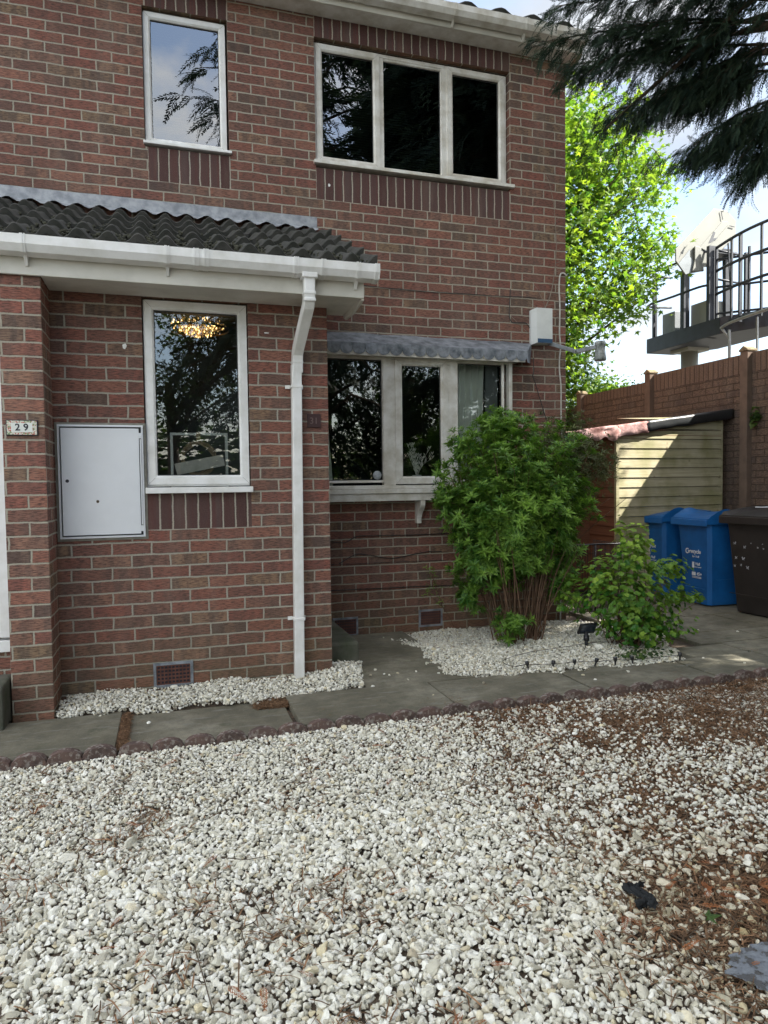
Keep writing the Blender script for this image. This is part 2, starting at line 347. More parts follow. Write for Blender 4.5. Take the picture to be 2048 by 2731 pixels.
# tile-mosaic number plaque
def leafmat(name, a, bcol, trans=0.35, rough=0.45, tcol=None, spec=0.35):
    m, t, b = mat(name)
    at = t.nodes.new('ShaderNodeAttribute'); at.attribute_name = 'rnd'
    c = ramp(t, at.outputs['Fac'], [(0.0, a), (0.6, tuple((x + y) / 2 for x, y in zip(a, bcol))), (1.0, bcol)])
    t.links.new(c, b.inputs['Base Color']); b.inputs['Roughness'].default_value = rough; b.inputs['Specular IOR Level'].default_value = spec
    if trans:
        tr = t.nodes.new('ShaderNodeBsdfTranslucent'); tc_ = mixc(t, 1.0, c, tcol or (1.5, 1.6, 0.7), 'MULTIPLY'); t.links.new(tc_, tr.inputs[0])
        ms = t.nodes.new('ShaderNodeMixShader'); ms.inputs[0].default_value = trans
        t.links.new(b.outputs[0], ms.inputs[1]); t.links.new(tr.outputs[0], ms.inputs[2])
        t.links.new(ms.outputs[0], t.nodes['Material Output'].inputs[0])
    return m
M['cyp'] = leafmat('cypress_foliage', (0.020, 0.038, 0.030), (0.050, 0.078, 0.045), 0.12, 0.7, (1, 1.1, .6), 0.15)
M['shrub'] = leafmat('shrub_leaf', (0.045, 0.130, 0.022), (0.26, 0.42, 0.070), 0.32, 0.42, (1.3, 1.5, .6))
M['shrub_olive'] = leafmat('dusty_shrub_leaf', (0.075, 0.085, 0.038), (0.16, 0.19, 0.075), 0.2, 0.6, (1.2, 1.2, .8))
M['round'] = leafmat('round_leaf', (0.045, 0.15, 0.020), (0.40, 0.56, 0.075), 0.32, 0.38, (1.3, 1.3, .6))
M['maple'] = leafmat('maple_leaf', (0.040, 0.115, 0.026), (0.27, 0.37, 0.055), 0.42, 0.5, (1.8, 1.9, .7))
M['ivy'] = leafmat('ivy_leaf', (0.020, 0.055, 0.015), (0.10, 0.16, 0.035), 0.25, 0.45, (1.4, 1.5, .6))
M['litter'] = leafmat('brown_conifer_needles', (0.085, 0.054, 0.034), (0.30, 0.175, 0.100), 0.0, 0.85, spec=0.1)
M['deadspray'] = leafmat('dead_orange_spray', (0.22, 0.07, 0.03), (0.34, 0.13, 0.05), 0.0, 0.85, spec=0.1)
# gravel stone
m, t, b = mat('white_limestone_chip')
at = t.nodes.new('ShaderNodeAttribute'); at.attribute_name = 'rnd'
c = ramp(t, at.outputs['Fac'], [(0.0, (0.46, 0.43, 0.34)), (0.12, (0.60, 0.58, 0.48)), (0.45, (0.74, 0.72, 0.62)), (0.85, (0.84, 0.83, 0.76)), (0.95, (0.68, 0.60, 0.40)), (0.985, (0.38, 0.33, 0.25)), (1.0, (0.22, 0.19, 0.16))])
o_ = objco(t)
f = ramp(t, noise(t, o_, 70, 4, 0.6), [(0.32, 0.0), (0.6, 1.0)])
c = mixc(t, f, mixc(t, 0.22, c, (0.33, 0.30, 0.22)), c)
sx = t.nodes.new('ShaderNodeSeparateXYZ'); t.links.new(o_, sx.inputs[0])
# yellow-brown staining where the needle heap lies (bottom right of the drive)
dx = math_n(t, 'SUBTRACT', sx.outputs[0], -1.35); dy = math_n(t, 'SUBTRACT', sx.outputs[1], -4.05)
dist = math_n(t, 'SQRT', math_n(t, 'ADD', math_n(t, 'MULTIPLY', dx, dx), math_n(t, 'MULTIPLY', dy, dy)))
st = math_n(t, 'MULTIPLY', ramp(t, dist, [(0.10, 0.75), (0.65, 0.0)]), ramp(t, noise(t, o_, 7, 3), [(0.35, 0.3), (0.6, 1.0)]))
c = mixc(t, st, c, mixc(t, 1.0, c, (0.62, 0.50, 0.27), 'MULTIPLY'))
t.links.new(c, b.inputs['Base Color']); b.inputs['Roughness'].default_value = 0.8; b.inputs['Specular IOR Level'].default_value = 0.3
bump(t, b, noise(t, o_, 160, 4, 0.6), 0.0025)
M['stone'] = m
# window glass: fresnel reflection over clear
def glassmat(name, boost, tint=(1, 1, 1)):
    m, t, b = mat(name); t.nodes.remove(b)
    fr = t.nodes.new('ShaderNodeFresnel'); fr.inputs[0].default_value = 1.52
    f = math_n(t, 'MULTIPLY', fr.outputs[0], boost, clamp=True)
    gl = t.nodes.new('ShaderNodeBsdfGlossy'); gl.inputs['Roughness'].default_value = 0.0
    tr = t.nodes.new('ShaderNodeBsdfTransparent'); tr.inputs[0].default_value = (*tint, 1)
    ms = t.nodes.new('ShaderNodeMixShader'); t.links.new(f, ms.inputs[0]); t.links.new(tr.outputs[0], ms.inputs[1]); t.links.new(gl.outputs[0], ms.inputs[2])
    t.links.new(ms.outputs[0], t.nodes['Material Output'].inputs[0]); return m
M['glass'] = glassmat('double_glazing', 3.6, (0.88, 0.92, 0.92))
M['glass_up'] = glassmat('upper_double_glazing', 5.2, (0.55, 0.6, 0.68))
# shed boards: weathered pale / red-brown
def boardmat(name, col, col2, pitch, z0, green=0.0):
    m, t, b = mat(name); o = objco(t)
    s = t.nodes.new('ShaderNodeSeparateXYZ'); t.links.new(o, s.inputs[0])
    v = math_n(t, 'DIVIDE', math_n(t, 'SUBTRACT', s.outputs[2], z0), pitch); rw = math_n(t, 'FLOOR', v)
    wn = t.nodes.new('ShaderNodeTexWhiteNoise'); wn.noise_dimensions = '1D'; t.links.new(rw, wn.inputs['W'])
    cv = t.nodes.new('ShaderNodeCombineXYZ'); t.links.new(math_n(t, 'ADD', math_n(t, 'MULTIPLY', s.outputs[0], 2.2), math_n(t, 'MULTIPLY', s.outputs[1], 2.2)), cv.inputs[0])
    t.links.new(math_n(t, 'MULTIPLY', s.outputs[2], 60.0), cv.inputs[1]); t.links.new(math_n(t, 'MULTIPLY', wn.outputs[0], 40.0), cv.inputs[2])
    gr = noise(t, cv.outputs[0], 1.0, 5, 0.65, dist=0.6)
    c = ramp(t, gr, [(0.3, col2), (0.55, col)])
    kn = t.nodes.new('ShaderNodeTexVoronoi'); kn.inputs['Scale'].default_value = 5.0; t.links.new(o, kn.inputs['Vector'])
    c = mixc(t, ramp(t, kn.outputs[0], [(0.05, 0.7), (0.11, 0.0)]), c, (0.10, 0.05, 0.025))
    if green: c = mixc(t, math_n(t, 'MULTIPLY', ramp(t, noise(t, o, 3.5, 4), [(0.42, 0), (0.62, 1)]), green), c, (0.17, 0.17, 0.05))
    c = mixc(t, math_n(t, 'MULTIPLY', wn.outputs[0], 0.22), c, mixc(t, 0.5, c, (0.05, 0.04, 0.03)))
    t.links.new(c, b.inputs['Base Color']); b.inputs['Roughness'].default_value = 0.8
    bump(t, b, gr, 0.002); return m
M['board_pale'] = boardmat('weathered_shed_board', (0.42, 0.375, 0.25), (0.29, 0.26, 0.165), 0.105, 0.04, 0.6)
M['board_red'] = boardmat('red_brown_shed_board', (0.19, 0.078, 0.040), (0.105, 0.042, 0.024), 0.105, 0.04)
# fence panels: moulded brick pattern in painted concrete
m = brick_mat('moulded_concrete_brick', .215, .0763, .5, [(0.0, (0.185, 0.125, 0.090)), (0.5, (0.215, 0.145, 0.100)), (1.0, (0.155, 0.108, 0.080))], (0.10, 0.070, 0.052), v0=0.06, joint=0.004, grime=0.3, drag=1.1, depth=0.012)
M['fence'] = m
M['fence_sold'] = brick_mat('moulded_upright_brick', .076, 3.0, 0, [(0.0, (0.185, 0.125, 0.090)), (1.0, (0.21, 0.14, 0.10))], (0.10, 0.070, 0.052), v0=-10, joint=0.004, grime=0.3, drag=0.6, depth=0.012)
M['fence_post'] = simple('painted_concrete_post', (0.165, 0.112, 0.082), 0.85, 0.25, 8, 80, 0.002)
M['cap'] = simple('mossy_post_cap', (0.26, 0.20, 0.12), 0.9, 0.5, 25, 60, 0.004)

# ------------------------------------------------------------------ the house
YP = -1.144
XL = -5.7
house = empty('brick_house', (-2.5, 0, 0), 0, 'red brick terraced house with two upper windows and a tiled porch', 'house')
house.location = (0, 0, 0)
def wall(mb, Y, x0, x1, z0, z1, holes=(), sold=(), m=0, ms=1):
    xs = sorted({x0, x1, *[h[i] for h in list(holes) + list(sold) for i in (0, 1)]}); zs = sorted({z0, z1, *[h[i] for h in list(holes) + list(sold) for i in (2, 3)]})
    for a, b in zip(xs, xs[1:]):
        for c, d in zip(zs, zs[1:]):
            cx, cz = (a + b) / 2, (c + d) / 2
            if not (x0 <= cx <= x1 and z0 <= cz <= z1): continue
            if any(h[0] < cx < h[1] and h[2] < cz < h[3] for h in holes): continue
            s = next((q for q in sold if q[0] < cx < q[1] and q[2] < cz < q[3]), None)
            pts = [(a, Y, c), (b, Y, c), (b, Y, d), (a, Y, d)]
            if s: mb.face(pts, ms, [(a - s[0], c), (b - s[0], c), (b - s[0], d), (a - s[0], d)])
            else: mb.face(pts, m, [(a, c), (b, c), (b, d), (a, d)])
    for (a, b, c, d) in holes:   # reveals
        dp = 0.11
        mb.face([(a, Y, c), (a, Y, d), (a, Y + dp, d), (a, Y + dp, c)], m); mb.face([(b, Y, c), (b, Y + dp, c), (b, Y + dp, d), (b, Y, d)], m)
        mb.face([(a, Y, d), (b, Y, d), (b, Y + dp, d), (a, Y + dp, d)], m); mb.face([(a, Y, c), (a, Y + dp, c), (b, Y + dp, c), (b, Y, c)], m)
mb = MB()
BW = (-1.743, 0.0, 3.83, 4.86); LW = (-3.05, -2.425, 3.83, 4.86)
wall(mb, 0, XL, .5575, -0.25, 5.12, [BW, LW, (-1.70, -0.06, 1.25, 2.31)],
     [(-1.743, 0.0, 3.58, 3.83), (-1.743, 0.0, 4.86, 5.085), (-3.03, -2.42, 3.58, 3.83), (-3.03, -2.42, 4.86, 5.085)])
mb.face([(.5575, 0, -.25), (.5575, 8, -.25), (.5575, 8, 5.12), (.5575, 0, 5.12)], 0)
mb.face([(.5575, 0, 5.12), (.5575, 8, 5.12), (.5575, 4, 7.6)], 0)
mb.face([(XL, 0, -.25), (XL, 0, 5.12), (XL, 8, 5.12), (XL, 8, -.25)], 0)
mb.face([(XL, 8, -.25), (XL, 8, 5.12), (.5575, 8, 5.12), (.5575, 8, -.25)], 0)
mb.build('main_wall', [M['brick_main'], M['soldier']], house, uvauto=True)
mb = MB()
PW = (-3.072, -2.440, 1.228, 2.412)
wall(mb, YP, -3.58, -1.932, -0.1, 2.42, [PW], [(-3.072, -2.440, 1.005, 1.228)])
mb.face([(-1.932, YP, -.1), (-1.932, 0, -.1), (-1.932, 0, 3.2), (-1.932, YP, 2.62)], 0)
mb.face([(-1.932, YP, 2.42), (-1.932, YP, 2.62), (-3.58, YP, 2.62), (-3.58, YP, 2.42)], 0)
mb.build('porch_wall', [M['brick_porch'], M['soldier']], house, uvauto=True)
mb = MB()
mb.box(-3.788, -3.578, -1.425, -0.002, -0.1, 2.412)
mb.build('party_pier', M['brick_pillar'], house, bevel=0.004, uvauto=True)

# neighbour's doorway, a sliver at the edge of the photograph
mb = MB(); mb.box(-4.75, -3.85, -1.325, -1.28, 0.44, 2.30); mb.box(-3.85, -3.79, -1.34, -1.26, 0.44, 2.36); mb.box(-4.75, -3.79, -1.34, -1.26, 0.36, 0.425)
d_ = mb.build('door', M['upvc'], house, bevel=.004); tag(d_, 'white door of the adjoining porch')
mb = MB(); mb.box(-4.78, -3.79, -1.31, -1.22, 0.0, 0.355); mb.box(-5.4, -4.78, -1.31, -1.2, 0.0, 2.41); mb.build('neighbour_porch_wall', M['brick_porch'], house, uvauto=True)
mb = MB(); mb.box(-4.8, -3.795, -1.60, -1.315, -.02, 0.235); mb.build('doorstep', M['step'], house, bevel=.015)

# rooms behind the glass
def room(x0, x1, y0, y1, z0, z1, mt):
    mb = MB()
    mb.face([(x0, y1, z0), (x1, y1, z0), (x1, y1, z1), (x0, y1, z1)]); mb.face([(x0, y0, z0), (x0, y1, z0), (x0, y1, z1), (x0, y0, z1)])
    mb.face([(x1, y0, z0), (x1, y0, z1), (x1, y1, z1), (x1, y1, z0)]); mb.face([(x0, y0, z0), (x1, y0, z0), (x1, y1, z0), (x0, y1, z0)])
    mb.face([(x0, y0, z1), (x0, y1, z1), (x1, y1, z1), (x1, y0, z1)])
    return mb.build('room', mt, house)
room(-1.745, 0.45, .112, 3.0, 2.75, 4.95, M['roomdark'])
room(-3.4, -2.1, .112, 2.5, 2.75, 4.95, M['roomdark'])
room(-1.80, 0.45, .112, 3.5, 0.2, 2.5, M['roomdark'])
room(-3.56, -1.95, YP + .112, -0.03, 0.1, 2.45, M['room'])

M['seam'] = simple('mitre_seam', (0.28, 0.27, 0.25), 0.8, 0.1, 5, 50, 0)
def ring(mb, x0, x1, z0, z1, prof, m=0, seam=0, sm=1):
    rows = []
    for i, y in prof: rows.append([(x0 + i, y, z0 + i), (x1 - i, y, z0 + i), (x1 - i, y, z1 - i), (x0 + i, y, z1 - i)])
    for a, b in zip(rows, rows[1:]):
        for k in range(4): mb.face([a[k], a[(k + 1) % 4], b[(k + 1) % 4], b[k]], m)
    if seam:
        i1 = prof[seam][0]; y = min(p[1] for p in prof) - .0006; w = .0011
        for (cx, cz, sx_, sz_) in ((x0, z0, 1, 1), (x1, z0, -1, 1), (x1, z1, -1, -1), (x0, z1, 1, -1)):
            mb.face([(cx + sx_ * w, y, cz), (cx + sx_ * i1 + sx_ * w, y, cz + sz_ * i1), (cx + sx_ * i1 - sx_ * w, y, cz + sz_ * i1), (cx - sx_ * w * 0, y, cz + sz_ * w)], sm)
def window(name, x0, x1, z0, z1, Y, lights, mt, glass, label, fw=0.04):
    """lights: (glass x0, x1, z0, z1, is_sash)"""
    mb = MB(); ring(mb, x0, x1, z0, z1, [(0, Y + .06), (0, Y), (fw - .004, Y), (fw, Y + .004), (fw, Y + .06)])
    gx = sorted(lights)
    for a, b in zip(gx, gx[1:]):
        l = a[1] + (a[5] if a[4] else .006); r = b[0] - (b[5] if b[4] else .006)
        mb.box(l, r, Y + .0015, Y + .06, z0 + fw, z1 - fw)
    w = mb.build(name, [mt, M['seam']], house); tag(w, label)
    for (a, b, c, d, sash, sw) in gx:
        if sash:
            s = MB(); ring(s, a - sw, b + sw, c - sw, d + sw, [(0, Y + .02), (0, Y - .014), (sw - .012, Y - .014), (sw, Y - .004), (sw, Y + .03)], 0, 2)
            s.build('sash', [mt, M['seam']], w, bevel=.0)
            yg = Y + .012
        else:
            yg = Y + .028
            s = MB(); ring(s, a - .022, b + .022, c - .022, d + .022, [(0, Y + .008), (.004, Y + .006), (.018, Y + .012), (.022, Y + .03)], 0); s.build('glazing_bead', mt, w)
        g = MB(); ring(g, a - .001, b + .001, c - .001, d + .001, [(0, yg - .004), (.006, yg - .003), (.006, yg + .002)]); g.build('gasket', M['gasket'], w)
        p = MB(); p.face([(a, yg, c), (b, yg, c), (b, yg, d), (a, yg, d)]); p.build('pane', glass, w)
    return w
w1 = window('window', -1.735, -.012, 3.885, 4.845, .05, [(-1.671, -1.238, 3.945, 4.785, 1, .052), (-1.140, -.630, 3.915, 4.800, 0, 0), (-.523, -.085, 3.945, 4.785, 1, .052)], M['upvc_dirty'], M['glass_up'], 'wide white three light window under the eaves', .028)
s = MB(); s.box(-1.76, .03, -.035, .06, 3.855, 3.883); s.build('sill', M['upvc_dirty'], w1, bevel=.003)
w2 = window('window', -3.046, -2.438, 3.864, 4.845, .05, [(-2.993, -2.489, 3.915, 4.798, 1, .047)], M['upvc'], M['glass_up'], 'narrow upright white upper window reflecting sky', .02)
s = MB(); s.box(-3.06, -2.41, -.03, .06, 3.842, 3.863); s.build('sill', M['upvc'], w2, bevel=.003)
w3 = window('window', -3.065, -2.446, 1.268, 2.402, YP + .03, [(-3.004, -2.503, 1.335, 2.345, 1, .055)], M['upvc'], M['glass'], 'tall white porch window', .02)
s = MB(); s.box(-3.075, -2.432, YP - .045, YP + .05, 1.226, 1.262); s.build('sill', M['upvc'], w3, bevel=.003)
w4 = window('window', -1.74, -.05, 1.224, 2.325, -.12, [(-1.705, -1.241, 1.298, 2.285, 0, 0), (-1.071, -.726, 1.325, 2.245, 1, .062), (-.562, -.147, 1.298, 2.285, 0, 0)], M['upvc_dirty'], M['glass'], 'weathered white bay window behind the tall shrub', .03)
s = MB(); s.box(-1.80, -.03, -.175, -.06, 1.186, 1.222); s.box(-1.80, -.04, -.155, 0, 1.124, 1.184); s.build('sill', M['upvc_dirty'], w4, bevel=.003)
s = MB(); s.box(-.056, -.05, -.09, 0.0, 1.224, 2.325); s.box(-1.74, -.05, -.1, .1, 2.326, 2.34); s.build('bay_side', M['upvc_dirty'], w4)
for nm, Y_, xs_, z0_, z1_ in (('blind', .14, (-1.74, 0.0), 3.86, 4.86), ('blind', .14, (-3.05, -2.43), 3.86, 4.86)):
    s = MB()
    z = z0_
    while z < z1_:
        s.idx([(xs_[0], Y_, z), (xs_[1], Y_, z), (xs_[1], Y_ + .017, z + .011), (xs_[0], Y_ + .017, z + .011)], [(0, 1, 2, 3)]); z += .0205
    s.build('blind', M['blind'], w1 if xs_[0] > -2 else w2)

# lead canopy over the bay
can = MB()
nx = 60; top = []; fr = []
for i in range(nx + 1):
    q = i / nx; xa = -1.93 + q * (0.208 + 1.93); xb = -1.93 + q * (0.035 + 1.93)
    top.append((xa, -.004, 2.523 + .003 * math.sin(q * 31) - .012 * q)); fr.append((xb, -.222 + .003 * math.sin(q * 23), 2.392 + .004 * math.sin(q * 17)))
for i in range(nx): can.face([fr[i], fr[i + 1], top[i + 1], top[i]], 0, smooth=True)
can.face([(.035, -.222, 2.392), (.045, -.215, 2.30), (.19, -.004, 2.33), (.208, -.004, 2.51)], 0)
can.build('bay_canopy', M['lead'], house)
ap = MB(); ns = 19; wd = (0.04 + 1.93) / ns
for k in range(ns):
    x0 = -1.93 + k * wd; lean = .004 * math.sin(k * 2.1)
    pts = [(x0 + .001, -.226, 2.396), (x0 + wd - .001, -.226, 2.396)]
    for j in range(11):
        a = math.pi * j / 10; pts.append((x0 + wd / 2 + math.cos(a) * wd / 2 * .99, -.229 + .004 * math.sin(a) + lean * .5, 2.348 - math.sin(a) * .042))
    ap.prism([(p[0], p[1], p[2]) for p in reversed(pts)], (0, .004, 0))
ap.build('scalloped_lead_apron', M['lead'], house)
s = MB(); s.box(-1.93, .02, -.212, 0.0, 2.318, 2.326); s.box(-1.93, .025, -.216, -.20, 2.30, 2.345); s.build('canopy_soffit', M['upvc_dirty'], house)
cor = MB()
prof = [(0, 1.123), (-.15, 1.123), (-.15, 1.095)] + [(-.15 + .03 * (1 - math.cos(a)) * 1.25 * 1.2, 1.095 - .12 * a / math.pi) for a in [math.pi * j / 8 for j in range(1, 9)]] + [(-.052, .975), (-.052, .925), (0, .925)]
cor.prism([(-.925, y, z) for y, z in prof], (.042, 0, 0))
tag(cor.build('bracket', M['upvc_dirty'], house, bevel=.003), 'scrolled white bracket under the bay sill')

# porch roof
def tiles(name, x0, x1, ya, za, yb, zb, nc, period, amp, mt, parent, dx=.0125, seed=1):
    r_ = np.random.default_rng(seed)
    sv = np.array([0, yb - ya, zb - za], float); Ls = np.linalg.norm(sv); sv /= Ls; nv = np.array([0, -sv[2], sv[1]])
    xs = np.arange(x0, x1 + dx / 2, dx); exp = Ls / nc; V = []; F = []
    ph = (xs - x0) / period; fr_ = ph - np.floor(ph)
    prof_ = amp * np.where(fr_ < .62, np.sin(fr_ / .62 * np.pi) ** 1.1, -.30 * np.sin((fr_ - .62) / .38 * np.pi))
    for j in range(nc):
        s0, s1 = j * exp - .012, (j + 1) * exp + .03
        jit = r_.normal(0, .0022, int(np.ceil((x1 - x0) / (2 * period))) + 2)[((xs - x0) / (2 * period)).astype(int)]
        j2 = r_.normal(0, .004, int(np.ceil((x1 - x0) / (2 * period))) + 2)[((xs - x0) / (2 * period)).astype(int)]
        i0 = len(V)
        rows = [(s0 + .004, -.004), (s0, .004), (s0 + .004, .044), (s0 + .02, .048), ((s0 + s1) / 2, .022), (s1, .006)]
        for (sa, h) in rows:
            for k, x in enumerate(xs):
                p = np.array([x, ya, za]) + sv * (sa + j2[k]) + nv * (h + prof_[k] + jit[k] + .0012 * math.sin(x * 90 + sa * 60))
                V.append(p)
        n = len(xs)
        for a in range(len(rows) - 1):
            for k in range(n - 1): F.append((i0 + a * n + k, i0 + a * n + k + 1, i0 + (a + 1) * n + k + 1, i0 + (a + 1) * n + k))
        for xk in (0, n - 1):   # closing edge
            for a in range(2, len(rows) - 1):
                p, q = V[i0 + a * n + xk], V[i0 + (a + 1) * n + xk]; b = len(V); V += [p - nv * .03, q - nv * .03]; F.append((i0 + a * n + xk, i0 + (a + 1) * n + xk, b + 1, b))
    return np_mesh(name, np.array(V), np.array(F), mt, parent, smooth=False)
tiles('roof_tiles', XL, -1.70, -1.50, 2.575, 0.0, 3.285, 5, .152, .040, M['tile'], house)
s = MB(); s.face([(XL, -1.5, 2.57), (-1.72, -1.5, 2.57), (-1.72, 0, 3.28), (XL, 0, 3.28)]); s.build('roof_underlay', M['black'], house)
# moss and debris along the porch eave
def blobs(name, n, fpos, size, mt, parent=None, seed=3, flat=1.0, label=None):
    r_ = np.random.default_rng(seed)
    t_ = (1 + 5 ** .5) / 2
    iv = np.array([(-1, t_, 0), (1, t_, 0), (-1, -t_, 0), (1, -t_, 0), (0, -1, t_), (0, 1, t_), (0, -1, -t_), (0, 1, -t_), (t_, 0, -1), (t_, 0, 1), (-t_, 0, -1), (-t_, 0, 1)]) / 1.9
    fv = [(0, 11, 5), (0, 5, 1), (0, 1, 7), (0, 7, 10), (0, 10, 11), (1, 5, 9), (5, 11, 4), (11, 10, 2), (10, 7, 6), (7, 1, 8), (3, 9, 4), (3, 4, 2), (3, 2, 6), (3, 6, 8), (3, 8, 9), (4, 9, 5), (2, 4, 11), (6, 2, 10), (8, 6, 7), (9, 8, 1)]
    P = np.array([fpos(r_) for _ in range(n)]); q = r_.normal(size=(n, 3)); Mx = frames(q) * (size * r_.uniform(.4, 1.3, (n, 1, 1))) ; Mx[:, 2, :] *= flat
    V, F, _ = scatter(iv, fv, Mx, P); return np_mesh(name, V, F, mt, parent, smooth=True)
M['moss'] = simple('dark_moss', (0.055, 0.055, 0.035), 0.95, 0.6, 60, 200, .002)
def mpos(r_):
    x = r_.uniform(-4.4, -1.75); q = r_.beta(1, 3.2) * .9; return (x, -1.50 + q, 2.575 + q * .4733 + .035 + r_.normal(0, .008))
blobs('moss_debris', 1300, mpos, .011, M['moss'], house, 5)
# flashing above the tiles with a dressed wavy hem
fl = MB(); n = 160; a = []; b_ = []; c_ = []
for i in range(n + 1):
    x = XL + (-1.742 - XL) * i / n; ph = (x - XL) / .152
    a.append((x, -.006, 3.43 + .0015 * math.sin(x * 9))); b_.append((x, -.010 - .003 * math.sin(x * 12), 3.345)); c_.append((x, -.075, 3.315 + .016 * math.sin(2 * math.pi * ph - .4)))
for i in range(n):
    fl.face([b_[i], b_[i + 1], a[i + 1], a[i]], 0, smooth=True); fl.face([c_[i], c_[i + 1], b_[i + 1], b_[i]], 0, smooth=True)
fl.build('lead_flashing', M['lead_pale'], house)
s = MB(); s.box(XL, -1.765, -1.452, -1.432, 2.41, 2.585)
s.box(-1.785, -1.765, -1.431, -.98, 2.412, 2.60)
tag(s.build('fascia', M['fascia'], house, bevel=.003), None)
s = MB()
yy = [-1.431, -1.335, -1.236, -1.146]
for a0, a1 in zip(yy, yy[1:]): s.box(-3.575, -1.932, a0 + .003, a1, 2.414, 2.424); s.box(XL, -3.79, a0 + .003, a1, 2.414, 2.424)
s.box(-3.575, -1.932, -1.431, -1.14, 2.4235, 2.43)
for a0, a1 in zip([-1.431, -1.335, -1.236, -1.146, -1.06], [-1.335, -1.236, -1.146, -1.06, -.985]): s.box(-1.931, -1.786, a0 + .003, a1, 2.414, 2.424)
s.box(-1.931, -1.786, -1.0, -.98, 2.412, 2.60)
s.build('soffit', M['fascia'], house)
s = MB(); s.prism([(-1.762, -1.44, 2.412), (-1.762, -1.44, 2.40), (-1.762, -1.38, 2.392), (-1.762, -1.2, 2.372), (-1.762, -1.02, 2.378), (-1.762, -.975, 2.40), (-1.762, -.975, 2.43)], (-.016, 0, 0)); s.build('box_end', M['fascia'], house)
def gutter(name, x0, x1, y, z, mt, clips, sc=1.0, dirty=None):
    pr = [(-.108, 0), (-.108, -.048), (-.086, -.084), (-.020, -.092), (-.004, -.066), (-.002, -.002), (-.005, -.002), (-.008, -.064), (-.022, -.088), (-.084, -.080), (-.104, -.046), (-.104, -.002), (-.098, -.002), (-.098, .001)]
    g = MB(); g.prism([(x0, y + a * sc, z + b * sc) for a, b in pr], (x1 - x0, 0, 0))
    g.box(x1 - .004, x1, y - .106 * sc, y - .002, z - .085 * sc, z - .001)
    gg = g.build(name, mt, house)
    for x, kind in clips:
        c = MB()
        po = [(-.112, .003), (-.112, -.049), (-.089, -.088), (-.018, -.096), (0, -.068)]
        for dx_, w_ in ([(-.011, .009), (.0, .006), (.010, .009)] if kind else [(-.008, .014), (.008, .006)]):
            gr_ = po + [(a * .95, b * .95) for a, b in reversed(po)]
            c.prism([(x + dx_ - w_ / 2, y + a * sc, z + b * sc) for a, b in gr_], (w_, 0, 0))
        if not kind: c.prism([(x - .008, y - .004, z - .07), (x - .008, y - .004, z - .135), (x - .008, y - .014, z - .135), (x - .008, y - .05, z - .09)], (.016, 0, 0))
        c.build('gutter_clip', mt, gg)
    return gg
gutter('gutter', XL, -1.695, -1.452, 2.590, M['upvc'], [(-3.635, 0), (-2.917, 0), (-2.763, 1), (-2.709, 1), (-2.199, 1), (-2.037, 1), (-1.823, 0), (-1.707, 1)])
# downpipe: square section swept in the YZ plane
def sqpipe(mb, path, w=.065):
    pts = [np.array(p, float) for p in path]; n = len(pts); V = []
    for i, p in enumerate(pts):
        t_ = pts[min(i + 1, n - 1)] - pts[max(i - 1, 0)]; t_ /= np.linalg.norm(t_)
        x = np.array([1.0, 0, 0]); q = np.cross(t_, x); q /= np.linalg.norm(q)
        for a, b in ((-1, -1), (1, -1), (1, 1), (-1, 1)): V.append(p + x * a * w / 2 + q * b * w / 2)
    mb.idx(V, [(i * 4 + k, i * 4 + (k + 1) % 4, i * 4 + 4 + (k + 1) % 4, i * 4 + 4 + k) for i in range(n - 1) for k in range(4)])
dp = MB(); sqpipe(dp, [(-2.118, -1.502, 2.53), (-2.118, -1.502, 2.395), (-2.118, -1.495, 2.362), (-2.119, -1.475, 2.335), (-2.138, -1.235, 2.135), (-2.14, -1.205, 2.10), (-2.141, -1.198, 2.06), (-2.141, -1.198, 1.98)])
sqpipe(dp, [(-2.148, -1.197, 2.03), (-2.162, -1.197, 0.02)], .062)
for z, w in ((2.505, .092), (2.40, .073), (2.36, .071), (2.045, .07)):
    yq = -1.502 if z > 2.2 else -1.198; xq = -2.118 if z > 2.2 else -2.142
    dp.box(xq - w / 2, xq + w / 2, yq - w / 2, yq + w / 2, z - (.02 if z > 2.45 else .010), z + .012)
dpo = dp.build('downpipe', M['upvc'], house, bevel=.006)
for z, x in ((1.895, -2.150), (.408, -2.160)):
    c = MB(); c.box(x - .037, x + .037, -1.232, -1.158, z - .012, z + .006); c.box(x - .066, x - .036, -1.170, -1.164, z - .014, z + .010); c.box(x + .036, x + .05, -1.170, -1.164, z - .014, z + .010)
    c.build('pipe_clip', M['upvc'], dpo, bevel=.002)

# main eaves
s = MB(); s.box(XL, .60, -.172, -.15, 5.018, 5.135); f_ = s.build('fascia', M['fascia'], house, bevel=.003); tag(f_, 'grubby upper fascia board')
s = MB(); s.box(XL, .60, -.149, -.001, 5.022, 5.034); s.build('soffit', M['upvc_dirty'], house)
M['oldwood'] = simple('bare_timber', (0.26, 0.18, 0.12), 0.9, 0.4, 12, 60, .002)
s = MB(); s.prism([(.602, -.168, 5.14), (.602, -.168, 5.0), (.602, .02, 4.95), (.602, .35, 5.02), (.602, .9, 5.6), (.602, .9, 5.74)], (.022, 0, 0)); s.build('bargeboard', M['oldwood'], house)
gutter('gutter', XL, .615, -.172, 5.150, M['upvc_dirty'], [(-2.6, 1), (-1.35, 1), (-.62, 0), (.03, 0)])
tiles('roof_tiles', XL, .66, -.235, 5.125, 4.0, 7.71, 13, .30, .032, M['tile'], house, dx=.03, seed=4)
s = MB(); s.face([(XL, -.2, 5.13), (.65, -.2, 5.13), (.65, 4, 7.70), (XL, 4, 7.70)]); s.face([(XL, 4, 7.75), (.65, 4, 7.75), (.65, 8.2, 5.1), (XL, 8.2, 5.1)]); s.build('roof_deck', M['tile'], house)

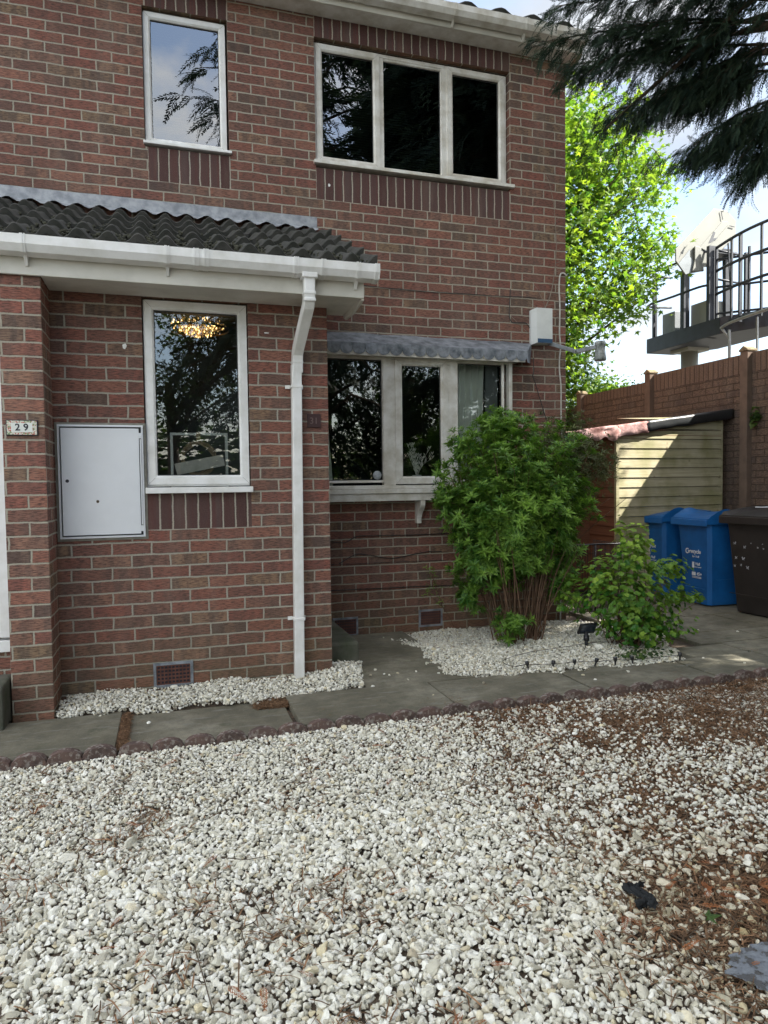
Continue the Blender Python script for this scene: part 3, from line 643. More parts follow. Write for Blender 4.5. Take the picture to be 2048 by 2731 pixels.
# meter cupboard
mt_ = MB(); ring(mt_, -3.572, -3.066, .950, 1.652, [(0, YP), (0, YP - .006), (.014, YP - .010), (.02, YP - .004)], 0)
me_ = mt_.build('meter_cupboard', simple('pale_cement', (0.26, 0.25, 0.21), .9, .3, 20, 90, .002), house)
s = MB(); ring(s, -3.556, -3.082, .966, 1.638, [(0, YP), (0, YP - .022), (.010, YP - .024), (.012, YP - .006), (.019, YP - .006)], 0); s.build('frame', M['white_metal'], me_)
s = MB(); s.box(-3.545, -3.09, YP - .008, YP - .006, .978, 1.628); s.build('painted_gap_shade', M['gasket'], me_)  # black sheet paints in the shade of the gap round the door
s = MB(); s.box(-3.538, -3.106, YP - .026, YP - .010, .985, 1.618); s.box(-3.106, -3.088, YP - .025, YP - .012, 1.56, 1.592); s.box(-3.106, -3.088, YP - .025, YP - .012, 1.0, 1.035)
dr_ = s.build('cupboard_door', M['white_metal'], me_, bevel=.002)
s = MB(); s.tube([(-3.508, YP - .0285, 1.307), (-3.508, YP - .024, 1.307)], .010, 14); s.build('keyhole', M['ink'], dr_)
s = MB(); s.box(-3.101, -3.094, YP - .030, YP - .012, 1.04, 1.555); s.build('hinge_rod', M['white_metal'], me_)
def mark(name, cx, y, cz, w, h, mt, parent, seed, n=14):
    q = MB(); q.face([(cx + math.cos(6.283 * k / n) * w * (1 + .55 * mnoise.noise((math.cos(6.283 * k / n) * 2, math.sin(6.283 * k / n) * 2, seed))), y, cz + math.sin(6.283 * k / n) * h * (1 + .55 * mnoise.noise((math.cos(6.283 * k / n) * 2, math.sin(6.283 * k / n) * 2, seed + 4)))) for k in range(n)]); return q.build(name, mt, parent)
mark('dent', -3.345, YP - .0268, 1.183, .0085, .009, simple('rusty_dent', (0.10, 0.07, 0.045), .9, .5, 200, 60, 0), dr_, 1.0)
_p = on_y(332, 923, YP - .0015); mark('paint_splash', _p[0], _p[1], _p[2], .012, .016, M['upvc'], house, 2.0)
_p = on_y(711, 888, YP - .0015); mark('paint_splash', _p[0], _p[1], _p[2], .016, .004, M['upvc'], house, 5.0)
_p = on_y(878, 494, -.0015); mark('paint_splash', _p[0], _p[1], _p[2], .009, .012, M['upvc'], house, 7.0)
def air_brick(x0, x1, z0, z1, Y):
    a = MB(); ring(a, x0, x1, z0, z1, [(0, Y), (0, Y - .008), (.016, Y - .010), (.02, Y + .002)], 0); q = a.build('air_brick', M['lead'], house, bevel=.0)
    b = MB(); nx_, nz_ = 9, 5; X0, X1, Z0, Z1 = x0 + .02, x1 - .02, z0 + .02, z1 - .02
    b.box(X0, X1, Y - .0015, Y - .0005, Z0, Z1, 1)
    for i in range(nx_ + 1):
        cx = X0 + (X1 - X0) * i / nx_; b.box(cx - .0038, cx + .0038, Y - .006, Y - .002, Z0, Z1)
    for j in range(nz_ + 1):
        cz = Z0 + (Z1 - Z0) * j / nz_; b.box(X0, X1, Y - .0066, Y - .002, cz - .0045, cz + .0045)
    b.build('grille', [M['terracotta'], M['ink']], q)
air_brick(-3.058, -2.822, .025, .180, YP)
air_brick(-1.665, -1.445, -.01, .150, 0)
air_brick(-.90, -.68, .02, .17, 0)

def text(name, s, size, loc, mt, parent=None, rot=(math.pi / 2, 0, 0), ext=.0006, font_bold=0.0, align='CENTER'):
    cu = D.curves.new(name, 'FONT'); cu.body = s; cu.size = size; cu.extrude = ext; cu.offset = font_bold; cu.align_x = align; cu.align_y = 'CENTER'; cu.resolution_u = 3
    cu.materials.append(mt); tmp = D.objects.new('tmp', cu); me = D.meshes.new_from_object(tmp); D.objects.remove(tmp); o = D.objects.new(name, me); COL.objects.link(o); o.location = loc; o.rotation_euler = rot
    if parent is not None: o.parent = parent
    return o
# number plaques
m, t, b = mat('floral_ceramic_tile')
vo = t.nodes.new('ShaderNodeTexVoronoi'); vo.inputs['Scale'].default_value = 130; L(t, objco(t), vo.inputs['Vector'])
cfl = ramp(t, vo.outputs[1], [(0.0, (0.55, 0.53, 0.42)), (0.35, (0.45, 0.13, 0.10)), (0.5, (0.62, 0.60, 0.52)), (0.75, (0.22, 0.28, 0.14)), (1.0, (0.6, 0.58, 0.5))], 'CONSTANT')
L(t, cfl, b.inputs['Base Color']); b.inputs['Roughness'].default_value = .25
M['floral'] = m
s = MB(); s.box(-3.768, -3.612, -1.436, -1.425, 1.553, 1.638); p29 = s.build('house_number_sign', M['ink'], None, bevel=.002)
tag(p29, 'black framed floral ceramic tile reading 29 on the brick pier', 'house number')
s = MB(); s.box(-3.763, -3.617, -1.4385, -1.436, 1.558, 1.633); s.build('ceramic_tile', M['floral'], p29)
s = MB(); s.box(-3.742, -3.638, -1.4400, -1.4386, 1.571, 1.620); s.box(-3.6906, -3.6894, -1.4405, -1.4386, 1.571, 1.62, 0); s.build('number_field', M['ceram'], p29)
text('lettering', '2 9', .052, (-3.690, -1.4405, 1.596), M['ink'], p29, font_bold=.0012)
s = MB(); s.box(-2.073, -1.984, YP - .012, YP - .001, 1.638, 1.727); p31 = s.build('house_number_sign', M['plaque'], None, bevel=.003)
tag(p31, 'small square brown plaque reading 31 beside the downpipe', 'house number')
text('lettering', '31', .058, (-2.030, YP - .0125, 1.680), simple('worn_plaque_lettering', (0.17, 0.12, 0.11), .6, .2, 30, 60, 0), p31)

# alarm box and security lamp
s = MB(); s.prism([(.185, 0, 2.80), (.185, -.03, 2.80), (.215, -.085, 2.812), (.372, -.085, 2.812), (.372, 0, 2.812)], (0, 0, -.31)); ab = s.build('alarm_box', simple('alarm_white', (0.68, 0.70, 0.68), .4, .15, 6, 60, 0), None, bevel=.003)
tag(ab, 'off-white burglar alarm box with blue base stained by dead vine', 'alarm box')
s = MB(); s.prism([(.207, -.06, 2.535), (.225, -.089, 2.54), (.368, -.089, 2.54), (.368, -.06, 2.535)], (0, 0, -.036)); s.build('blue_lens', simple('dusky_blue_lens', (0.035, 0.085, 0.16), .3, .1, 5, 50, 0), ab)
s = MB(); s.bar((.365, -.03, 2.515), (.475, -.30, 2.395), .028, .034); s.bar((.475, -.30, 2.395), (.63, -.36, 2.43), .03, .034); lm = s.build('security_light', simple('weathered_alloy', (0.30, 0.32, 0.33), .5, .3, 20, 60, .001, metal=.3), None, bevel=.005)
tag(lm, 'grey outdoor security lamp on an angled arm by the house corner', 'outdoor light')
s = MB(); s.lathe([(0, .075), (.040, .075), (.046, .068), (.046, .040), (.042, .036), (.042, .0), (.046, -.04), (.052, -.075), (.048, -.09), (0, -.092)], (.675, -.36, 2.405), 20); s.build('lamp_head', simple('mouldy_grey_plastic', (0.36, 0.38, 0.36), .5, .6, 26, 60, .001, col2=(0.12, 0.14, 0.13)), lm)

# cables and the dead vine, all lying on the wall face
def wallpts(px, Y=-.008): return [on_y(x, y, Y) for x, y in px]
def smooth(pts, n=6):
    pts = [np.array(p, float) for p in pts]; o = []
    for i in range(len(pts) - 1):
        p0, p1, p2, p3 = pts[max(i - 1, 0)], pts[i], pts[i + 1], pts[min(i + 2, len(pts) - 1)]
        for k in range(n):
            u = k / n; o.append(.5 * ((2 * p1) + (-p0 + p2) * u + (2 * p0 - 5 * p1 + 4 * p2 - p3) * u * u + (-p0 + 3 * p1 - 3 * p2 + p3) * u ** 3))
    return o + [pts[-1]]
def cable(name, px, r, mt, label, cat='cable', Y=-.008, group=None):
    s = MB(); s.tube(smooth(wallpts(px, Y)), r, 6); return tag(s.build(name, mt), label, cat, group)
cable('cable', [(1511, 736), (1503, 729), (1494, 733), (1491, 765), (1493, 820), (1492, 890), (1495, 925), (1492, 955), (1492, 990), (1496, 1034), (1496, 1113), (1498, 1155), (1498, 1300), (1496, 1500), (1494, 1690)], .0065, simple('white_cable', (0.58, 0.56, 0.50), .6, .25, 30, 60, 0), 'thick white cable running down the corner of the brick wall')
cable('cable', [(968, 761), (1040, 769), (1110, 776), (1175, 781), (1240, 784), (1300, 788), (1362, 791), (1400, 792), (1431, 796)], .003, M['black'], 'thin dark cable clipped straight across the wall above the canopy')
cable('cable', [(1361, 771), (1359, 815), (1358, 838), (1364, 858), (1384, 861), (1402, 862), (1418, 882)], .0035, M['black'], 'black cable bending towards the alarm box')
cable('cable', [(1361, 842), (1390, 870), (1405, 885), (1418, 893)], .0018, M['wood_cable'], 'thin pale dead runner left of the alarm box', 'dead runner')
cable('cable', [(1423, 955), (1423, 995), (1420, 1001), (1426, 1018), (1438, 1058), (1457, 1121), (1465, 1160)], .0035, M['black'], 'black cable slanting down the wall under the alarm box')
for px, lb in (([(883, 1445), (920, 1447), (952, 1431), (1000, 1429), (1120, 1426), (1210, 1422)], 'black cable highest of those on the wall below the bay'),
               ([(904, 1504), (948, 1479), (980, 1480), (1042, 1489), (1100, 1479), (1140, 1471), (1179, 1471)], 'dark cable dipping in a wave below the bay'),
               ([(883, 1506), (987, 1502), (1080, 1498), (1187, 1494)], 'thin dark cable following a mortar joint below the bay'),
               ([(883, 1575), (1038, 1568), (1120, 1564), (1200, 1562)], 'thick black cable lowest on the wall below the bay')):
    cable('cable', px, .0038 if 'thin' not in lb else .0022, M['black'], lb)
vine = MB()
vp = wallpts([(1457, 469), (1466, 492), (1474, 530), (1479, 568), (1481, 600), (1484, 647), (1483, 667), (1481, 708), (1480, 714), (1476, 745), (1472, 770), (1464, 798), (1453, 822)], -.008)
vs = smooth(vp, 5); vine.tube(vs, [.0016 + .0028 * i / len(vs) for i in range(len(vs))], 5)
for i in range(16, len(vs) - 8, 2):
    sd = 1 if (i // 2) % 2 else -1; l = random.uniform(.03, .07); p = vs[i]; vine.tube([p, p + np.array([sd * l * .6, -.012, .006]), p + np.array([sd * l, -.02, .022])], [.0014, .0012, .0006], 4, cap=False)
for px in ([(1453, 822), (1450, 805), (1440, 785), (1428, 765), (1415, 752), (1400, 750)], [(1453, 822), (1440, 822), (1428, 818), (1412, 808)], [(1455, 815), (1470, 812), (1488, 810)]): vine.tube(smooth(wallpts(px), 4), .0016, 4)
tag(vine.build('dead_vine', M['wood_cable']), 'bare dead vine climbing the wall above the alarm box', 'vine')

# ------------------------------------------------------------------ ground
s = MB(); s.face([(-400, -400, -.045), (400, -400, -.045), (400, 400, -.045), (-400, 400, -.045)]); tag(s.build('ground', M['asphalt']), kind='structure')
s = MB(); n = 60
gx = np.linspace(-7, 3.4, 70); gy = np.linspace(-9, 1.2, 70)
V = np.array([(x, y, -.030 + .008 * mnoise.noise((x * 2, y * 2, 0)) + .004 * mnoise.noise((x * 12, y * 12, 3))) for y in gy for x in gx])
F = np.array([(j * 70 + i, j * 70 + i + 1, (j + 1) * 70 + i + 1, (j + 1) * 70 + i) for j in range(69) for i in range(69)])
tag(np_mesh('soil', V, F, M['soil'], smooth=True), kind='structure')
# paving: slabs butted with narrow joints; one structure object
pv = MB()
def slab(x0, x1, y0, y1, z=0.0, tilt=0.0):
    g = .0065; i = len(pv.v); pv.box(x0 + g, x1 - g, y0 + g, y1 - g, -.05, z)
    for k in range(i + 4, i + 8): v = pv.v[k]; pv.v[k] = (v[0], v[1], v[2] + tilt * (v[0] - x0) + random.uniform(-.001, .001))
xs = [-5.9, -5.01, -4.11, -3.215]
for a, b in zip(xs, xs[1:]): slab(a, b, -2.055, -1.475, 0.004)
slab(-3.205, -2.322, -2.055, -1.50, -.016, .004)
slab(-2.310, -1.405, -2.055, -1.515, .012)
slab(-1.400, -.50, -2.055, -1.52, .002, .002); slab(-.495, .40, -2.055, -1.56, .004); slab(.405, 1.115, -2.055, -1.60, .006); slab(1.12, 2.0, -2.10, -1.55, .008); slab(2.005, 3.15, -2.10, -1.55, .006)
slab(-1.80, -1.05, -1.51, -.98, .002); slab(-1.93, -1.05, -.975, -.50, .003); slab(-1.93, -1.05, -.495, -.005, .0)
slab(.62, 1.11, -1.595, -1.30, .000); slab(1.115, 2.1, -1.545, -1.28, .002); slab(.95, 1.59, -1.275, -.93, .003); slab(1.595, 2.6, -1.275, -.93, .004)
slab(1.0, 1.9, -.925, -.35, .002); slab(1.905, 3.15, -.925, -.35, .003); slab(.75, 1.6, -.345, .30, .0); slab(1.605, 3.15, -.345, .30, .002); slab(.70, 1.6, .305, .95, 0); slab(1.605, 3.15, .305, .7, .0)
slab(2.105, 3.15, -1.545, -1.28, .002); slab(2.605, 3.15, -1.275, -.93, .004)
tag(pv.build('path', M['slab'], bevel=.004), kind='structure')
m, t, b = mat('mossy_paving'); 
# richer slab shading: pale scuffs, dark damp and moss
t = M['slab'].node_tree; b = t.nodes['Principled BSDF']; o_ = objco(t)
base = ramp(t, noise(t, o_, 1.8, 6, 0.65), [(0.34, (0.110, 0.100, 0.068)), (0.5, (0.175, 0.160, 0.115)), (0.62, (0.25, 0.232, 0.175))])
base = mixc(t, ramp(t, noise(t, o_, 9.0, 6, 0.75), [(0.38, 0.6), (0.60, 0.0)]), base, (0.085, 0.082, 0.060))
scr = ramp(t, noise(t, objco(t, (1.2, 9, 1), (0, 0, .3)), 3.0, 6, 0.7), [(0.56, 0.0), (0.68, 1.0)])
base = mixc(t, math_n(t, 'MULTIPLY', scr, .55), base, (0.28, 0.28, 0.25))
base = mixc(t, ramp(t, noise(t, o_, 90, 3, .7), [(0.62, 0.0), (0.72, .5)]), base, (0.30, 0.29, 0.26))
base = mixc(t, ramp(t, noise(t, o_, 5.0, 5, .7), [(0.58, 0.0), (0.70, .6)]), base, (0.055, 0.065, 0.03))
L(t, base, b.inputs['Base Color'])
bump(t, b, math_n(t, 'ADD', noise(t, o_, 110, 4, .7), math_n(t, 'MULTIPLY', noise(t, o_, 12, 4, .6), 1.5)), .003)
# lichen on edging
t = M['edging'].node_tree; b = t.nodes['Principled BSDF']; o_ = objco(t)
base = ramp(t, noise(t, o_, 9, 5, 0.65), [(0.32, (0.06, 0.042, 0.036)), (0.6, (0.125, 0.080, 0.066))])
base = mixc(t, ramp(t, noise(t, o_, 38, 4, .6), [(0.52, 0.0), (0.60, .8)]), base, (0.27, 0.24, 0.21)); L(t, base, b.inputs['Base Color'])
# doorstep block of the porch door
s = MB(); s.box(-1.930, -1.695, -.97, -.03, -.03, .172); stp = s.build('concrete_step', M['step'], bevel=.022)
tag(stp, 'mossy grey concrete step against the side of the porch', 'step')
# scalloped edging, one unit of four scallops each
EU = MB()
def scallop_unit():
    w = .152; e = MB(); pts = []
    for k in range(4):
        x0 = k * w
        for j in range(9):
            a = math.pi * j / 8; pts.append((x0 + w / 2 - math.cos(a) * w / 2 * .995, 0, -.006 + math.sin(a) ** .9 * .046))
    poly = [(0, 0, -.06)] + pts + [(4 * w, 0, -.06)]
    e.prism(list(reversed([(p[0], -.026, p[2]) for p in poly])), (0, .052, 0)); return e
proto = None
ys = lambda x: -2.085 - .012 * math.sin(x * 1.7)
for k in range(9):
    x = -4.43 + k * .6135 + (.0 if k else 0)
    if proto is None:
        o = scallop_unit().build('edging_stone', M['edging'], bevel=.007); proto = o
    else:
        o = proto.copy(); COL.objects.link(o)
    a = math.atan2(ys(x + .6) - ys(x), .6)
    o.location = (x, ys(x), random.uniform(-.006, .006)); o.rotation_euler = (R(random.uniform(-3, 3)), R(random.uniform(-.5, .5)), a)
    tag(o, 'short length of red scalloped concrete edging between the paving and the front gravel', 'garden edging', 'scalloped edging lengths along the path')
# gravel ---------------------------------------------------------------
def stone_templates(n=8, sub=2, seed=11):
    import bmesh
    r_ = np.random.default_rng(seed); out_ = []
    bm = bmesh.new(); bmesh.ops.create_icosphere(bm, subdivisions=sub, radius=1.0)
    bv = np.array([v.co[:] for v in bm.verts]); bf = np.array([[v.index for v in f.verts] for f in bm.faces]); bm.free()
    for _ in range(n):
        v = bv.copy()
        for _k in range(12):
            nn = r_.normal(size=3); nn /= np.linalg.norm(nn); d_ = r_.uniform(.40, .80)
            q = v @ nn; ov = np.maximum(0, q - d_); v = v - ov[:, None] * nn * .97
        v *= np.array([1.22, .95, .72]) * r_.uniform(.88, 1.12, 3)
        out_.append(v)
    return out_, bf
STN, STF = stone_templates(10, 2)
STN1, STF1 = stone_templates(10, 1, 5)
from math import hypot
def in_poly(px, py, poly):
    c = np.zeros(len(px), bool); j = len(poly) - 1
    for i in range(len(poly)):
        xi, yi = poly[i]; xj, yj = poly[j]
        c ^= ((yi > py) != (yj > py)) & (px < (xj - xi) * (py - yi) / (yj - yi + 1e-12) + xi); j = i
    return c
def vnoise(px, py, sc, seed=0.0):
    return np.array([mnoise.noise((float(a) * sc, float(b) * sc, seed)) for a, b in zip(px, py)])
def litter_mask(px, py):
    """how much needle litter covers the drive (0..1); heavy to the right and toward the bottom-right corner"""
    t_ = np.clip((px + 1.95 + (py + 2.1) * .05) / .8, 0, 1); a = t_ * t_ * (3 - 2 * t_)
    b_ = np.clip(1 - np.hypot((px + 1.22) / .62, (py + 4.05) / .50), 0, 1) * 1.4
    nn = vnoise(px, py, 2.1, 5.0) * .5 + vnoise(px, py, 6.5, 9.0) * .4
    return np.clip(np.maximum(a * (.57 - .12 * np.clip(px + .3, 0, 1)), b_) + nn * (.75 * a + .15) + np.maximum(0, nn - .22) * .6, 0, 1)
def gravel(name, poly, spacing, size, zfun, label, seed=1, layers=((0, 1.0),), thin=None, detail=None, ragged=.03):
    r_ = np.random.default_rng(seed); xs = [p[0] for p in poly]; ys_ = [p[1] for p in poly]
    Vs, Fs, Rs = [], [], []; base = 0
    for lz, dens in layers:
        nx_ = int((max(xs) - min(xs)) / spacing) + 2; ny_ = int((max(ys_) - min(ys_)) / (spacing * .9)) + 2
        gx_, gy_ = np.meshgrid(np.arange(nx_), np.arange(ny_)); px = (min(xs) + (gx_ + .5 * (gy_ % 2)) * spacing).ravel(); py = (min(ys_) + gy_ * spacing * .9).ravel()
        px = px + r_.normal(0, spacing * .27, len(px)); py = py + r_.normal(0, spacing * .27, len(py))
        rg = vnoise(px, py, 9.0, seed) * ragged
        keep = in_poly(px + rg, py + rg, poly) & (r_.random(len(px)) < dens); px, py = px[keep], py[keep]
        if thin is not None:
            th = thin(px, py); keep = r_.random(len(px)) > th; px, py = px[keep], py[keep]
        n = len(px); sz = size * np.exp(r_.normal(-.09, .34, n)); z = zfun(px, py) + lz + r_.normal(0, size * .22, n)
        q = r_.normal(size=(n, 3)) * [1, 1, .45]; Mx = frames(q, roll=r_.uniform(-1.1, 1.1, n)) * sz[:, None, None]
        P = np.stack([px, py, z], 1); rn = r_.random(n)
        tid = r_.integers(0, 10, n); near = np.hypot(px - CAM[0], py - CAM[1]) < (detail or 0)
        for T, FF, sel0 in ((STN, STF, near), (STN1, STF1, ~near)):
            for k in range(10):
                sel = sel0 & (tid == k)
                if not sel.any(): continue
                V, F, Rr = scatter(T[k], FF, Mx[sel], P[sel], rn[sel]); Vs.append(V); Fs.append(F + base); Rs.append(Rr); base += len(V)
    o = np_mesh(name, np.concatenate(Vs), np.concatenate(Fs), M['stone'], rnd=np.concatenate(Rs), smooth=False)
    return tag(o, label, 'gravel', kind='stuff')
zdrive = lambda x, y: -.010 + .008 * np.sin(x * 1.3 + y) + .005 * np.clip((x + 1.6) / .6, 0, 1)
gravel('gravel', [(-5.2, -2.125), (-5.2, -4.9), (-1.0, -5.2), (2.9, -3.6), (3.1, -2.16), (1.0, -2.145), (.3, -2.13), (-2, -2.12)], .0160, .0101, zdrive, 'wide drive of white limestone chippings with brown needles among them', 21,
       layers=((-.011, .60), (0, .96)), thin=lambda x, y: np.clip(litter_mask(x, y) * 1.0, 0, .76), detail=2.7, ragged=.012)
zl = lambda x, y: .012 + .022 * np.clip((y + 1.5) / .35, 0, 1) + .01 * np.sin(x * 9)
gravel('gravel', [(-3.57, -1.15), (-3.57, -1.475), (-3.2, -1.50), (-2.75, -1.53), (-2.42, -1.56), (-2.28, -1.50), (-1.80, -1.52), (-1.74, -1.2), (-1.70, -.98), (-1.93, -.985), (-1.925, -1.15)], .0170, .0102, zl, 'strip of white chippings under the porch wall', 31, layers=((-.018, .8), (0, 1.0)), ragged=.09)
zr = lambda x, y: .014 - .035 * np.clip((y + 1.0) / 1.0, 0, 1) + .008 * np.sin(x * 7 + y * 5)
gravel('gravel', [(-1.30, -.17), (-1.15, -.60), (-1.22, -1.10), (-1.18, -1.50), (-.73, -1.575), (.08, -1.62), (.50, -1.65), (.62, -1.30), (.95, -.92), (.74, -.3), (.70, -.02), (-1.2, -.02)], .0170, .0102, zr, 'bed of white chippings around the two shrubs', 41, layers=((-.018, .7), (0, 1.0)), ragged=.10)
# loose chips on the paving
lc = [(1023, 1700), (1045, 1704), (1150, 1762), (1170, 1795), (988, 1800), (1000, 1786), (1025, 1797), (1038, 1800), (1290, 1820), (397, 1926), (1110, 1790), (1088, 1812), (1588, 1812), (1555, 1800), (1674, 1790), (1985, 1768), (1862, 1680), (1968, 1684), (1875, 1754), (995, 1830), (960, 1815), (1060, 1795), (1155, 1855)]
for k, (x, y) in enumerate(lc):
    v = ray(x, y); p = CAM + v * (.008 - CAM[2]) / v[2]; T = STN[k % 10] * random.uniform(.009, .014)
    o = np_mesh('stone_chip', T, STF, M['stone'], rnd=np.full(len(T), random.random())); o.location = p; o.rotation_euler = (0, 0, random.uniform(0, 6))
    tag(o, 'stray white stone chip lying on the paving slabs', 'stone', 'stray chips on the paving')

# brown needles: thin bent slivers lying on the stones
def slivers(name, P, ln, wd, mt, label, seed=2, kind='stuff', cat='litter', flat=.25, lift=.0):
    r_ = np.random.default_rng(seed); n = len(P)
    tv = [(-.5, -.5, -.06), (-.5, .5, -.06), (0, -.5, .04), (0, .5, .04), (.5, -.3, -.04), (.5, .3, -.04)]
    q = r_.normal(size=(n, 3)) * [1, 1, flat]; Mx = frames(q, roll=r_.uniform(-.6, .6, n)); l = ln * np.exp(r_.normal(0, .45, n))
    S = np.stack([l, np.full(n, wd) * r_.uniform(.6, 1.5, n), l], 1); Mx = Mx * S[:, None, :]
    V, F, Rr = scatter(tv, [(0, 2, 3, 1), (2, 4, 5, 3)], Mx, P, r_.random(n))
    o = np_mesh(name, V, F, mt, rnd=Rr); return tag(o, label, cat, kind=kind)
r_ = np.random.default_rng(77)
def litter_points(n, x0, x1, y0, y1, fn, z0, zs):
    px = r_.uniform(x0, x1, n); py = r_.uniform(y0, y1, n); k = r_.random(n) < fn(px, py); px, py = px[k], py[k]
    return np.stack([px, py, z0 + np.abs(r_.normal(0, zs, len(px)))], 1)
P = litter_points(360000, -3.6, 2.9, -4.95, -2.13, lambda x, y: litter_mask(x, y) ** .9 * .95, -.011, .0070)
P2 = litter_points(60000, -4.2, -.9, -4.6, -2.13, lambda x, y: np.clip(vnoise(x, y, 5.0, 3.0) - .26, 0, 1) * .26 + .008, -.004, .008)
slivers('needle_litter', np.concatenate([P, P2]), .036, .0031, M['litter'], 'dry brown conifer needles strewn over the gravel')
P = litter_points(26000, -2.75, -2.28, -1.66, -1.47, lambda x, y: np.clip(1 - np.hypot((x + 2.37) / .14, (y + 1.60) / .13), 0, 1) ** .7, -.012, .006)
P3 = litter_points(30000, -3.2, 1.2, -2.06, -1.50, lambda x, y: np.clip(vnoise(x, y, 4.0, 8.0) - .18, 0, 1) * .22 + np.clip(1 - np.hypot((x + 1.45) / .16, (y + 1.93) / .09), 0, 1) * .6, .008, .002)
P4 = litter_points(16000, -3.22, -3.12, -2.05, -1.5, lambda x, y: np.clip(1 - np.abs(x + 3.195) / .03, 0, 1) * .8, -.01, .006)
slivers('needle_litter', np.concatenate([P, P3, P4]), .024, .0016, M['litter'], 'brown needles gathered on the sunken paving slab', seed=5)
# twigs
tw = MB()
for k in range(70):
    x = r_.uniform(-3.8, 1.0); y = r_.uniform(-4.4, -2.2); a = r_.uniform(0, 6.28); l = r_.uniform(.06, .26)
    if k > 45: x, y = -1.4 + r_.normal(0, .28), -4.0 + r_.normal(0, .22)
    p = [(x + math.cos(a) * l * q, y + math.sin(a) * l * q, .008 + .010 * math.sin(q * 5 + k)) for q in (0, .3, .6, 1)]
    p[2] = (p[2][0] + r_.normal(0, .008), p[2][1] + r_.normal(0, .008), p[2][2]); tw.tube(smooth(p, 3), [.0016] * 10, 4, cap=False)
tag(tw.build('twig_litter', M['bark']), 'thin dark twigs scattered on the gravel', 'twigs', kind='stuff')

# a conifer spray: spine with paired leaflets
def spray_template(pairs=11, width=.34, lw=.030, droop=.30, curl=.12):
    V = []; F = []
    def leaf(a, b, w, zoff=0):
        a = np.array(a); b = np.array(b); d = b - a; s_ = np.array([-d[1], d[0], 0]); s_ /= np.linalg.norm(s_) + 1e-9; i = len(V)
        V.extend([a, a + d * .45 + s_ * w / 2 + [0, 0, .012], b, a + d * .45 - s_ * w / 2]); F.append((i, i + 1, i + 2, i + 3))
    zc = lambda t_: -droop * t_ * t_
    for i in range(pairs):
        t_ = (i + .5) / pairs; L_ = width * (1 - t_ * .72) * (1.0 if i % 2 else .8)
        for sd in (-1, 1):
            a = (t_, 0, zc(t_)); e = (t_ + L_ * .80, sd * L_ * .62, zc(t_) - curl * L_ * 1.5); leaf(a, e, lw)
            mid = tuple((np.array(a) * .5 + np.array(e) * .5)); leaf(mid, (mid[0] + L_ * .42, mid[1] + sd * L_ * .10, mid[2] - curl * L_), lw * .8)
    leaf((0, 0, 0), (.55, 0, zc(.55)), lw * .6); leaf((.5, 0, zc(.5)), (1.12, 0, zc(1.12)), lw)
    return np.array(V), np.array(F)
SPV, SPF = spray_template(10, .38, .034, .34, .12)
n = 150; px = np.concatenate([r_.uniform(-4, -1, 90), r_.normal(-1.25, .25, 60)]); py = np.concatenate([r_.uniform(-4.5, -2.2, 90), r_.normal(-3.98, .2, 60)])
Mx = frames(r_.normal(size=(n, 3)) * [1, 1, .08]) * r_.uniform(.028, .075, (n, 1, 1)); P = np.stack([px, py, np.full(n, .016)], 1)
V, F, Rr = scatter(SPV * [1, 1, .3], SPF, Mx, P, r_.random(n)); tag(np_mesh('fallen_sprays', V, F, M['deadspray'], rnd=Rr), 'rust orange fallen conifer sprays on the gravel', 'litter', kind='stuff')

# ------------------------------------------------------------------ leaves and shrubs
def leaf_tmpl(aspect=.26, fold=.10, curl=.14):
    w = aspect / 2
    V = [(0, 0, 0), (.28, w * .85, fold * w * 2 + .01), (.28, 0, -.0), (.28, -w * .85, fold * w * 2 + .01), (.62, w * .8, fold * w * 2 - curl * .35), (.62, 0, -curl * .4), (.62, -w * .8, fold * w * 2 - curl * .35), (1, 0, -curl)]
    F = [(0, 2, 1, 1), (0, 3, 2, 2), (1, 2, 5, 4), (2, 3, 6, 5), (4, 5, 7, 7), (5, 6, 7, 7)]
    return np.array(V), F
def tri_quads(F):
    out_ = []
    for f in F:
        u = list(dict.fromkeys(f))
        if len(u) == 3: out_.append(tuple(u))
        else: out_ += [(u[0], u[1], u[2]), (u[0], u[2], u[3])]
    return np.array(out_)
def whorl(leaf, lf, k=6, elev=35, twist=0, scale=(.8, 1.1), seed=1, pair=False):
    """k leaves round the +X axis"""
    r2 = np.random.default_rng(seed); V, F = [], []; base = 0
    for i in range(k):
        a = 2 * math.pi * i / k + twist + r2.normal(0, .15); e = R(elev + r2.normal(0, 8)); s_ = r2.uniform(*scale)
        d = np.array([math.sin(e), math.cos(e) * math.cos(a), math.cos(e) * math.sin(a)]); up = np.array([math.cos(e), -math.sin(e) * math.cos(a), -math.sin(e) * math.sin(a)])
        sd = np.cross(up, d); m_ = np.stack([d, sd, up], 1) * s_
        V.append(leaf @ m_.T); F.append(lf + base); base += len(leaf)
    return np.concatenate(V), np.concatenate(F)
LA, LAF = leaf_tmpl(.27); LAF = tri_quads(LAF)
LR, LRF = leaf_tmpl(.90, .10, .08); LRF = tri_quads(LRF)
rs = np.random.default_rng(99)
def stems(base, tips, r0, seg=5, sag=.1):
    mb = MB()
    for b0, tp in zip(base, tips):
        b0 = np.array(b0); tp = np.array(tp); mid = b0 * .45 + tp * .55; mid[:2] = b0[:2] * .50 + tp[:2] * .50; mid += rs.normal(0, .02, 3)
        ps = smooth([b0, (b0 * .75 + mid * .25) + rs.normal(0, .008, 3), mid, tp], 4); n = len(ps); rr = r0 * rs.uniform(.7, 1.25)
        mb.tube(ps, [rr * (1 - .75 * i / (n - 1)) for i in range(n)], seg, cap=False)
    return mb
